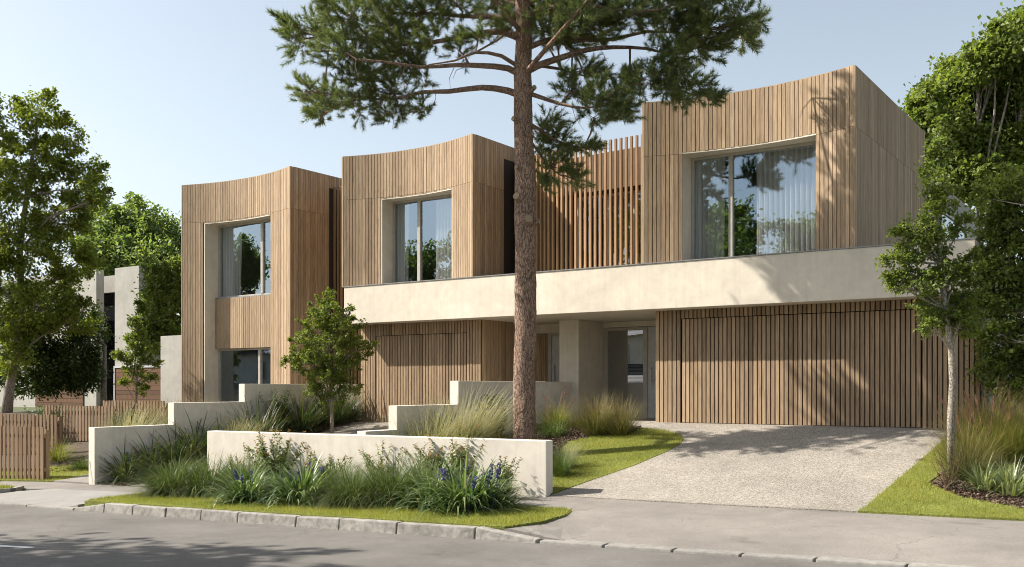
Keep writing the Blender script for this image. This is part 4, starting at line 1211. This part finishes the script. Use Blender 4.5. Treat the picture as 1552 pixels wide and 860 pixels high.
# ------------------------------------------------------------------ grasses, strappy plants, shrubs (built round the origin)
def blades(rg, n, L, r0, lean, droop, w, segs=5, lv=.3, fan=None):
    ph = rg.random(n) * 2 * math.pi if fan is None else fan[0] + (rg.random(n) - .5) * fan[1]
    rr_ = r0 * np.sqrt(rg.random(n))
    bx = rr_ * np.cos(ph + rg.normal(size=n) * .5); by = rr_ * np.sin(ph + rg.normal(size=n) * .5)
    le = lean[0] + (lean[1] - lean[0]) * rg.random(n); dr = droop[0] + (droop[1] - droop[0]) * rg.random(n)
    LL = L * (1 - lv + 2 * lv * rg.random(n)); ww = w * (.7 + .6 * rg.random(n))
    h = np.zeros(n); z = np.zeros(n); V = []; al = []
    sx, sy = -np.sin(ph), np.cos(ph)
    for i in range(segs + 1):
        t = i / segs
        if i:
            a = le + dr * ((t - .5 / segs) ** 1.4); st = LL / segs
            h = h + np.sin(a) * st; z = z + np.cos(a) * st
        wd = ww * (min(1, .6 + t * 2) * max(.02, (1 - t) ** .7)) * .5
        x = bx + h * np.cos(ph); y = by + h * np.sin(ph)
        V.append(np.stack([x + sx * wd, y + sy * wd, z], 1)); V.append(np.stack([x - sx * wd, y - sy * wd, z], 1)); al += [t, t]
    V = np.stack(V, 1).reshape(-1, 3); k = 2 * (segs + 1)
    idx = np.arange(n)[:, None] * k
    F = np.concatenate([idx + np.array([2 * i, 2 * i + 1, 2 * i + 3, 2 * i + 2]) for i in range(segs)], 0)
    V[:, 2] = np.maximum(V[:, 2], .004)
    return V, F, np.tile(np.array(al), n)


def combine(parts):
    V = []; F = []; A = []; o = 0
    for v, f, a in parts:
        V.append(v); F.append(f + o); A.append(a); o += len(v)
    return np.concatenate(V), np.concatenate(F), np.concatenate(A)


def grass_obj(name, label, cat, pos, parts, mat, group=None, scale=1.0, extra=None, rot=0, z=None, part='foliage'):
    x, y = pos; zz = T(x, y) + .01 if z is None else z
    me = np_mesh(part if extra else name, *combine(parts))
    if not extra:
        o = link(name, me, M[mat]); o.location = (x, y, zz); o.rotation_euler.z = rot; o.scale = (scale,) * 3
        return tag(o, label, cat, group)
    r = thing(name, (x, y, zz), label, cat, group); r.rotation_euler.z = rot; r.scale = (scale,) * 3
    link(part, me, M[mat], r, True)
    for pn, m2, mt, loc, rt in extra:
        e = link(pn, m2, M[mt], r, True); e.location = loc; e.rotation_euler = rt
    return r


def spike(h, fl, seed):
    """a thin flower stalk with small violet bells near the tip"""
    rg = random.Random(seed); mb = MB(); mb.tube([(0, 0, 0), (.01, 0, h * .5), (.015, 0, h)], .0035, 4)
    for i in range(34):
        z = h * (1 - fl * rg.random()); a = rg.uniform(0, 6.28); q = Vector((math.cos(a), math.sin(a), .35)) * rg.uniform(.012, .02)
        c = Vector((.012, 0, z)) + q; s = rg.uniform(.008, .013)
        n = len(mb.v); mb.v += [tuple(c + Vector(d) * s) for d in ((1, 0, 0), (0, 1, 0), (-1, 0, 0), (0, -1, 0), (0, 0, 1.2), (0, 0, -1))]
        mb.f += [(n, n + 1, n + 4), (n + 1, n + 2, n + 4), (n + 2, n + 3, n + 4), (n + 3, n, n + 4), (n + 1, n, n + 5), (n + 2, n + 1, n + 5), (n + 3, n + 2, n + 5), (n, n + 3, n + 5)]
    return mb.mesh('flower_spike')


SPK = [spike(.36 + .05 * i, .3, i) for i in range(3)]


def lily_turf(label, pos, seed, scale=1.0, nfl=8, spread=.3):
    rg = np.random.default_rng(seed); r1 = random.Random(seed)
    parts = [blades(rg, 260, .52, .15, (.1, .8), (1.0, 2.3), .03), blades(rg, 170, .46, .3, (.3, 1.25), (.9, 2.2), .03), blades(rg, 50, .58, .12, (0, .35), (.5, 1.6), .024)]
    ex = []
    for i in range(nfl):
        a = r1.uniform(0, 6.28); q = spread * math.sqrt(r1.random())
        ex.append(('flower_spike', SPK[i % 3], 'blue', (math.cos(a) * q, math.sin(a) * q, 0), (r1.uniform(-.25, .25), r1.uniform(-.25, .25), a)))
    return grass_obj('lily_turf', label, 'flowering plant', pos, parts, 'liriope', 'blue flowering clumps on the verge', scale * 1.3, ex, r1.uniform(0, 6))


def fine_clump(label, pos, seed, scale=1.0, mat='lomandra', L=.64, n=850, name='grass_clump', group='fine green grass clumps on the verge', lean=(.08, 1.1), droop=(.7, 2.0), w=.012, r0=.24, **k):
    rg = np.random.default_rng(seed)
    parts = [blades(rg, n, L, r0, lean, droop, w), blades(rg, n // 2, L * .7, r0 * 1.3, (lean[0] + .2, lean[1] + .3), droop, w)]
    if mat == 'pale_grass': parts += [blades(rg, n // 2, L * 1.1, r0, (.25, .95), (.25, .9), w * 1.2, fan=(.25, 2.2))]; seed = 0
    return grass_obj(name, label, 'grass clump' if 'grass' in name else 'plant', pos, parts, mat, group, scale, None, seed * 1.3, **k)


def shrub(label, pos, seed, h, spread, mat='shrub', stems=26, leaf=.03, group=None, name='shrub', lean=.55, per=46, bare=.15):
    rg = random.Random(seed); ngg = np.random.default_rng(seed); st = MB(); C = []; D = []; N = []; A = []
    for i in range(stems):
        a = rg.uniform(0, 6.28); le = lean * math.sqrt(rg.random()) * spread / max(h, .1) * 1.6; hh = h * rg.uniform(.6, 1.05)
        d = Vector((math.cos(a) * le, math.sin(a) * le, 1)).normalized(); P = [Vector((rg.uniform(-.05, .05), rg.uniform(-.05, .05), 0))]
        for k in range(6):
            d = (d + Vector((rg.uniform(-.12, .12), rg.uniform(-.12, .12), .04))).normalized(); P.append(P[-1] + d * hh / 6)
        st.tube(P, [.006, .0055, .005, .0045, .004, .003, .002], 4, False)
        for k in range(per):
            t = bare + (1 - bare) * (k + rg.random()) / per; s = t * 6; j = min(5, int(s)); p = P[j].lerp(P[j + 1], s - j)
            ax = (P[j + 1] - P[j]).normalized(); b = rg.uniform(0, 6.28)
            side = ax.orthogonal(); side = (side * math.cos(b) + ax.cross(side) * math.sin(b))
            off = .07 * (1 - t) * rg.random()
            C.append(p + side * off); dd = (side + ax * rg.uniform(.3, .9)).normalized(); D.append(dd); N.append((ax - dd * ax.dot(dd) + Vector((rg.uniform(-.3, .3), rg.uniform(-.3, .3), .2))).normalized()); A.append(t)
    C = np.array(C); D = np.array(D); N = np.array(N); A = np.array(A)
    L = leaf * (.7 + .6 * ngg.random(len(C))) * (1.15 - .4 * A)
    me = leaf_mesh('foliage', C, D, N, L, L * .68)
    at_ = me.attributes.new('along', 'FLOAT', 'POINT'); at_.data.foreach_set('value', np.repeat(A, 4).astype(np.float32))
    r = thing(name, (pos[0], pos[1], T(*pos)), label, 'shrub', group)
    link('stems', st.mesh('stems'), M['stem'], r, True); link('foliage', me, M[mat], r, True)
    return r


# --- verge planting in front of the long wall
fine_clump('dense fine leaved grass mound at the left end of the verge planting', gr(262, 752), 1, 1.32)
fine_clump('fine leaved grass mound with lighter blades, second along the verge planting', gr(318, 752), 2, 1.36)
lily_turf('blue flowered strappy clump nearest the left end of the long wall', gr(372, 764), 3, 1.0, 4)
lily_turf('blue flowered strappy clump in front of the tall leafy shrub', gr(458, 765), 4, 1.12, 5)
lily_turf('small blue flowered clump tucked between the left mounds and the first shrub', gr(425, 757), 5, .85, 3)
fine_clump('fine leaved grass mound left of the verge centre', gr(535, 768), 6, 1.22)
fine_clump('tall fine leaved grass mound in the middle of the verge planting', gr(595, 766), 7, 1.36)
fine_clump('fine leaved grass mound between the two middle shrubs', gr(505, 755), 8, 1.22)
lily_turf('blue flowered strappy clump at the right end of the verge planting', gr(705, 776), 9, 1.2, 7, .36)
lily_turf('blue flowered clump just right of the tallest grass mound', gr(655, 772), 10, .95, 2)
lily_turf('outermost blue flowered clump beside the bare end of the long wall', gr(745, 770), 11, .9, 3)
shrub('leafy shrub with reddish tips, tallest against the left part of the long wall', gr(415, 742), 1, 1.22, .62, leaf=.075, stems=52, per=60, lean=1.0, group='red tipped shrubs along the long wall')
shrub('red tipped shrub tallest against the right part of the long wall', gr(690, 750), 2, 1.22, .8, leaf=.075, stems=54, per=60, lean=.95, group='red tipped shrubs along the long wall')
shrub('thin red tipped shrub at the right end of the planting, leaning over the wall face', gr(762, 757), 3, .75, .55, leaf=.062, stems=20, per=44, group='red tipped shrubs along the long wall')
shrub('low red tipped shrub behind the second blue flowered clump', gr(488, 745), 4, .88, .6, leaf=.068, stems=30, lean=1.0, group='red tipped shrubs along the long wall')
shrub('low red tipped shrub peeping over the middle grass mounds', gr(575, 748), 5, .92, .5, leaf=.066, stems=26, lean=.9, group='red tipped shrubs along the long wall')
shrub('bronze tinged shrub left of the tallest right hand shrub', gr(640, 748), 6, .95, .6, leaf=.066, stems=28, lean=.9, group='red tipped shrubs along the long wall')
fine_clump('fine leaved grass mound right of the middle shrubs, before the tall right shrub', gr(650, 762), 12, 1.3)
fine_clump('fine leaved grass mound behind the leftmost blue flowered clump', gr(370, 748), 13, 1.25)
shrub('small green shrub with few red tips left of the tall left shrub', gr(368, 740), 7, .7, .45, leaf=.062, stems=20, lean=.9, group='red tipped shrubs along the long wall')
# --- strappy clumps beside the left driveway
lab = ['foremost dark strappy clump at the street end of the left stepped wall', 'second dark strappy clump up the left stepped wall', 'third dark strappy clump up the left stepped wall, browner than its neighbours', 'fourth strappy clump, tall against the first step of the wall', 'fifth strappy clump, partly behind the end of the long wall', 'low dark strappy clump filling the edge of the left driveway']
for i, (x, y, s) in enumerate(((-18.75, 12.95, .9), (-18.75, 13.55, .95), (-18.7, 14.15, 1.0), (-18.8, 14.75, 1.15), (-18.7, 15.4, 1.0), (-18.35, 13.9, .75))):
    rg = np.random.default_rng(50 + i)
    grass_obj('strappy_plant', lab[i], 'strappy plant', (x, y), [blades(rg, 150, .78, .12, (.1, 1.1), (.6, 1.8), .032), blades(rg, 90, .62, .18, (.5, 1.35), (.5, 1.6), .032)], 'dianella', 'strappy clumps along the left driveway', s * 1.35)
fine_clump('pale feathery grass just behind the left end of the long wall', (-18.4, 15.6), 20, 1.2, 'pale_grass', .75, 420, group='pale feathery grasses', lean=(.02, .55), droop=(.2, .9), w=.008)
for i, (x, y, s, l) in enumerate(((-18.55, 16.35, 1.15, 'brownish strappy clump right of the pale feathery grass'), (-18.6, 17.8, 1.15, 'dark strappy clump left of the small round tree'), (-18.5, 18.95, 1.15, 'dark strappy clump right of the small round tree'), (-18.55, 19.5, .75, 'short strappy clump against the left garage corner'))):
    rg = np.random.default_rng(70 + i)
    grass_obj('strappy_plant', l, 'strappy plant', (x, y), [blades(rg, 200, .78, .2, (.05, .9), (.3, 1.3), .022), blades(rg, 100, .6, .28, (.4, 1.2), (.4, 1.3), .022)], 'dianella', 'strappy clumps along the left driveway', s * 1.35)
shrub('upright dark green shrub beside the third step of the left wall', (-18.6, 17.1), 21, 1.25, .6, 'shrub_dark', 44, .085, lean=.4)
# --- bed around the pine
fine_clump('large pale feathery grass left of the pine trunk', (-12.0, 15.75), 22, 1.5, 'pale_grass', .95, 900, group='pale feathery grasses', lean=(.05, .9), droop=(.3, 1.1), w=.0085, r0=.34)
fine_clump('smaller pale feathery grass tipping towards the left driveway', (-12.12, 15.0), 23, 1.5, 'pale_grass', .85, 600, group='pale feathery grasses', lean=(.05, .8), droop=(.3, 1.1), w=.0085, r0=.3)
fine_clump('green fine grass at the foot of the middle stepped wall', (-12.2, 14.45), 24, 1.75, 'lomandra', .62, 500, group=None)
shrub('dark upright shrub against the middle stepped wall left of the pine', (-12.25, 17.3), 25, 1.05, .6, 'shrub_dark', 40, .085, lean=.45)
shrub('small dark shrub just left of the pine trunk', (-11.7, 16.6), 26, .85, .4, 'shrub_dark', 26, .075, lean=.45)
PLM = MB()
rg_ = random.Random(4)
def plume(h, seed, ln=.16, r_=.018):
    rg = random.Random(seed); mb = MB(); bend = rg.uniform(.05, .16)
    mb.tube([(0, 0, 0), (bend * .3, 0, h * .5), (bend, 0, h - ln)], .003, 4, False)
    for i in range(120):
        t = rg.random(); c = Vector((bend + t * .05, 0, h - ln + t * ln)); a = rg.uniform(0, 6.28)
        d = Vector((math.cos(a), math.sin(a), 1.3)).normalized(); q = r_ * (1.6 - abs(t - .4)) * rg.uniform(.8, 1.6); s = d.orthogonal().normalized() * .0022
        n = len(mb.v); mb.v += [tuple(c + s), tuple(c - s), tuple(c + d * q)]; mb.f.append((n, n + 1, n + 2))
    return mb.mesh('plume')
PLU = [plume(.8 + .12 * i, i) for i in range(3)]
def red_grass(label, pos, seed, scale, npl, L=.8):
    rg = np.random.default_rng(seed); r1 = random.Random(seed); ex = []
    for i in range(npl):
        a = r1.uniform(0, 6.28); q = .2 * math.sqrt(r1.random())
        ex.append(('plume', PLU[i % 3], 'plume', (math.cos(a) * q, math.sin(a) * q, 0), (r1.uniform(-.3, .3), r1.uniform(-.3, .35), a)))
    return grass_obj('fountain_grass', label, 'grass clump', pos, [blades(rg, 380, L, .22, (.02, .8), (.3, 1.5), .009), blades(rg, 180, L * .7, .3, (.3, 1.1), (.4, 1.5), .009)], 'red_grass', 'fountain grasses with reddish plumes', scale, ex, seed)
red_grass('small fountain grass with pinkish plumes right of the pine trunk', gr(842, 652), 30, .95, 9, .75)
fine_clump('low fine green grass at the right foot of the pine', gr(838, 662), 31, .85, 'lomandra', .55, 420, group=None)
fine_clump('small green strappy tuft at the edge of the bark mulch', gr(878, 648), 32, .7, 'red_grass', .6, 200, group=None, w=.012)
fine_clump('round golden tipped grass clump in the bark mulch before the entry', gr(903, 661), 33, .95, 'gold_grass', .92, 700, group='golden tipped grasses in the bark mulch', lean=(.0, .85), droop=(.1, .8), w=.008, r0=.2)
fine_clump('golden tipped grass clump on the right, touching its larger neighbour', gr(941, 661), 34, .86, 'gold_grass', .88, 600, group='golden tipped grasses in the bark mulch', lean=(.0, .85), droop=(.1, .8), w=.008, r0=.2)
fine_clump('soft pale grass tuft at the right end of the long wall', gr(850, 724), 35, .9, 'lomandra', .66, 420, group=None, lean=(.0, .6), droop=(.3, 1.2), w=.006, r0=.14)
fine_clump('pale tips of a second soft tuft behind the long wall end', gr(856, 712), 36, .75, 'pale_grass', .7, 240, group='pale feathery grasses', lean=(.0, .6), droop=(.3, 1.0), w=.006, r0=.14)
# --- right bed
red_grass('big fountain grass with red plumes behind the slender right tree', gr(1498, 702), 40, 1.1, 12, .9)
red_grass('fountain grass with red plumes at the right picture edge', gr(1545, 700), 41, 1.1, 10, .9)
red_grass('fountain grass with few plumes next to the mottled trunk', gr(1462, 705), 42, .95, 8, .85)
red_grass('fountain grass deep in the right bed by the grey wall', gr(1520, 672), 43, 1.1, 6, .9)
for i, (px, py, s, l) in enumerate(((1490, 745, .9, 'striped strappy plant left of the pair in the right bed'), (1535, 752, 1.05, 'striped strappy plant at the right picture edge'), (1518, 735, .85, 'striped strappy plant between and behind the other two'))):
    rg = np.random.default_rng(80 + i)
    grass_obj('striped_plant', l, 'strappy plant', gr(px, py), [blades(rg, 120, .55, .12, (.05, .8), (.5, 1.8), .026, 6), blades(rg, 60, .42, .2, (.4, 1.2), (.4, 1.6), .024, 6)], 'stripe', 'striped strappy plants in the right bed', s)
shrub('sparse twiggy shrub at the foot of the slender right tree', gr(1436, 747), 45, .72, .55, 'shrub_twiggy', 16, .035, per=22, bare=.35)
fine_clump('tan and green grass clump between the mottled trunk and the striped plants', gr(1468, 728), 46, .95, 'gold_grass', .8, 420, group=None, lean=(.0, .8), droop=(.2, 1.0), w=.009)
fine_clump('tan and green grass clump at the back of the right bed', gr(1490, 685), 47, 1.2, 'gold_grass', .85, 420, group=None, lean=(.0, .8), droop=(.2, 1.0), w=.009)
# --- neighbour's front garden
fine_clump('large pale feathery grass behind the front slat fence end', (-21.6, 14.9), 50, 1.25, 'pale_grass', .95, 640, group='pale feathery grasses', lean=(.0, .7), droop=(.2, 1.0), w=.009, r0=.32)
fine_clump('small green tuft beside the front slat fence end', (-21.55, 13.7), 51, .8, 'lomandra', .55, 300, group=None)
shrub('broad leaved green shrub behind the pale feathery grass on the left', (-22.6, 15.7), 52, .95, .6, 'shrub_dark', 22, .11, lean=.6)
fine_clump('grey green grass mass under the thin young tree', (-24.0, 17.2), 53, 1.3, 'gold_grass', .8, 500, group='grey green grasses of the neighbour', lean=(.0, .9), droop=(.2, 1.1), w=.009, r0=.5)
fine_clump('grey green grass beside the tall plain boundary wall', (-22.6, 17.6), 54, 1.3, 'gold_grass', .75, 500, group='grey green grasses of the neighbour', lean=(.0, .9), droop=(.2, 1.1), w=.009, r0=.5)
fine_clump('grey green grass behind the lowest step of the left wall', (-20.6, 16.0), 55, 1.1, 'gold_grass', .75, 400, group='grey green grasses of the neighbour', lean=(.0, .9), droop=(.2, 1.1), w=.009, r0=.4)
fine_clump('reddish grass peeping over the front slat fence', (-23.4, 14.2), 56, .95, 'red_grass', .8, 300, group=None)
shrub('dark shrub behind the low slat fence under the large left tree', (-26.4, 15.6), 57, 1.2, .8, 'shrub_dark', 30, .09, lean=.7)


# ------------------------------------------------------------------ lawn blades and bark mulch
def inside(poly, X, Y):
    c = np.zeros(len(X), bool); n = len(poly)
    for i in range(n):
        x0, y0 = poly[i]; x1, y1 = poly[(i + 1) % n]
        k = ((y0 > Y) != (y1 > Y)); xi = (x1 - x0) * (Y - y0) / ((y1 - y0) if y1 != y0 else 1e-9) + x0
        c ^= k & (X < xi)
    return c


def scatter(poly, dens, rg, grow=.03):
    xs_ = [p[0] for p in poly]; ys_ = [p[1] for p in poly]
    x0, x1, y0, y1 = min(xs_) - grow, max(xs_) + grow, min(ys_) - grow, max(ys_) + grow
    n = int((x1 - x0) * (y1 - y0) * dens); X = x0 + (x1 - x0) * rg.random(n); Y = y0 + (y1 - y0) * rg.random(n)
    jx = rg.normal(size=n) * grow; jy = rg.normal(size=n) * grow
    k = inside(poly, X, Y); return X[k] + jx[k], Y[k] + jy[k]


def lawn_blades(name, poly, dens, h, seed, zf=T, label=None):
    rg = np.random.default_rng(seed); X, Y = scatter(poly, dens, rg); n = len(X)
    Z = np.array([zf(x, y) for x, y in zip(X, Y)]) + .02
    from mathutils import noise as MN
    pat = np.array([MN.noise(Vector((x * 1.7, y * 1.7, seed))) for x, y in zip(X, Y)])
    a = rg.random(n) * 6.283; le = .15 + rg.random(n) * .75; L = h * (.55 + .8 * rg.random(n)) * (1 + .45 * pat); w = .0065 * (.7 + .6 * rg.random(n))
    sx, sy = -np.sin(a) * w / 2, np.cos(a) * w / 2
    dx, dy, dz = np.cos(a) * np.sin(le) * L, np.sin(a) * np.sin(le) * L, np.cos(le) * L
    P = np.stack([X, Y, Z], 1); S = np.stack([sx, sy, 0 * sx], 1); Dv = np.stack([dx, dy, dz], 1)
    V = np.stack([P + S, P - S, P + Dv], 1).reshape(-1, 3)
    return tag(link(name, np_mesh(name, V, np.arange(3 * n).reshape(-1, 3)), M['grass']), label, None, None, 'stuff')


lawn_blades('grass', lawn1, 4200, .05, 1)
lawn_blades('grass', lawn2, 4200, .05, 2)
lawn_blades('grass', verge, 4200, .055, 3)
lawn_blades('grass', vleft, 3000, .055, 4, T0)
lawn_blades('grass', strip, 2500, .06, 5)


def chips(name, poly, dens, seed, s=.05):
    rg = np.random.default_rng(seed); X, Y = scatter(poly, dens, rg); n = len(X)
    Z = np.array([T(x, y) for x, y in zip(X, Y)]) + .02 + .025 * rg.random(n)
    P = np.stack([X, Y, Z], 1); u = unit(rg.normal(size=(n, 3)) * np.array([1, 1, .35])); v = unit(np.cross(u, rg.normal(size=(n, 3)) * .35 + np.array([0, 0, 1]))); w = np.cross(u, v)
    L = (s * (.5 + rg.random(n)))[:, None]; W = (s * .45 * (.5 + rg.random(n)))[:, None]; H = (s * .14 * (.5 + rg.random(n)))[:, None]
    c = [P + a * u * L * .5 + b * v * W * .5 + d * w * H for d in (-1, 1) for a, b in ((-1, -1), (1, -1), (1, 1), (-1, 1))]
    V = np.stack(c, 1).reshape(-1, 3); i = np.arange(n)[:, None] * 8
    F = np.concatenate([i + list(f) for f in ((4, 5, 6, 7), (0, 1, 5, 4), (1, 2, 6, 5), (2, 3, 7, 6), (3, 0, 4, 7))], 0)
    return tag(link(name, np_mesh(name, V, F), M['mulch_chip']), None, None, None, 'stuff')


chips('bark_mulch', bedm, 420, 1)
chips('bark_mulch', bedr, 420, 2)
chips('bark_mulch', [(-22.4, 13.2), (-19.5, 13.9), (-19.5, 17), (-24, 17)], 260, 3)
chips('bark_mulch', bedl, 260, 4)


# ================================================================== LIGHT, SKY, CAMERA
AZ = math.radians(28); EL = math.radians(43.5)
sd = Vector((math.cos(AZ) * math.cos(EL), math.sin(AZ) * math.cos(EL), -math.sin(EL)))
sl = bpy.data.lights.new('sun', 'SUN'); sl.energy = 5.0; sl.angle = math.radians(.55); sl.color = (1, .935, .84)
so = bpy.data.objects.new('sun', sl); COL.objects.link(so); so.rotation_euler = sd.to_track_quat('-Z', 'Y').to_euler(); so.location = (-40, -20, 40)
wd = bpy.data.worlds.new('World'); SC.world = wd; wd.use_nodes = True
nt = wd.node_tree; nt.nodes.clear()
wo = nt.nodes.new('ShaderNodeOutputWorld'); bg = nt.nodes.new('ShaderNodeBackground'); sk = nt.nodes.new('ShaderNodeTexSky')
sk.sky_type = 'NISHITA'; sk.sun_disc = False; sk.sun_elevation = EL; sk.sun_rotation = math.atan2(-sd.x, -sd.y); sk.air_density = 1.0; sk.dust_density = 2.0; sk.ozone_density = .7
bg.inputs['Strength'].default_value = .083
hs = nt.nodes.new('ShaderNodeHueSaturation'); hs.inputs['Hue'].default_value = .488; hs.inputs['Saturation'].default_value = .56; hs.inputs['Value'].default_value = 1.2
nt.links.new(sk.outputs[0], hs.inputs['Color']); nt.links.new(hs.outputs[0], bg.inputs[0]); nt.links.new(bg.outputs[0], wo.inputs[0])

cd = bpy.data.cameras.new('camera'); co = bpy.data.objects.new('camera', cd); COL.objects.link(co)
co.location = (0, 0, ZC); co.rotation_euler = (math.radians(90), 0, TH)
cd.sensor_width = 36; cd.sensor_fit = 'HORIZONTAL'; cd.lens = FPX / 1552 * 36; cd.shift_y = (587 - 430) / 1552
cd.clip_start = .1; cd.clip_end = 2000
SC.camera = co
SC.render.engine = 'CYCLES'
SC.cycles.max_bounces = 8; SC.cycles.transparent_max_bounces = 16; SC.cycles.diffuse_bounces = 4; SC.cycles.glossy_bounces = 4
SC.cycles.use_denoising = True; SC.cycles.filter_width = 1.0
SC.view_settings.view_transform = 'Standard'; SC.view_settings.look = 'None'; SC.view_settings.exposure = EXPO; SC.view_settings.gamma = 1
SC.render.resolution_x = 1024; SC.render.resolution_y = 567
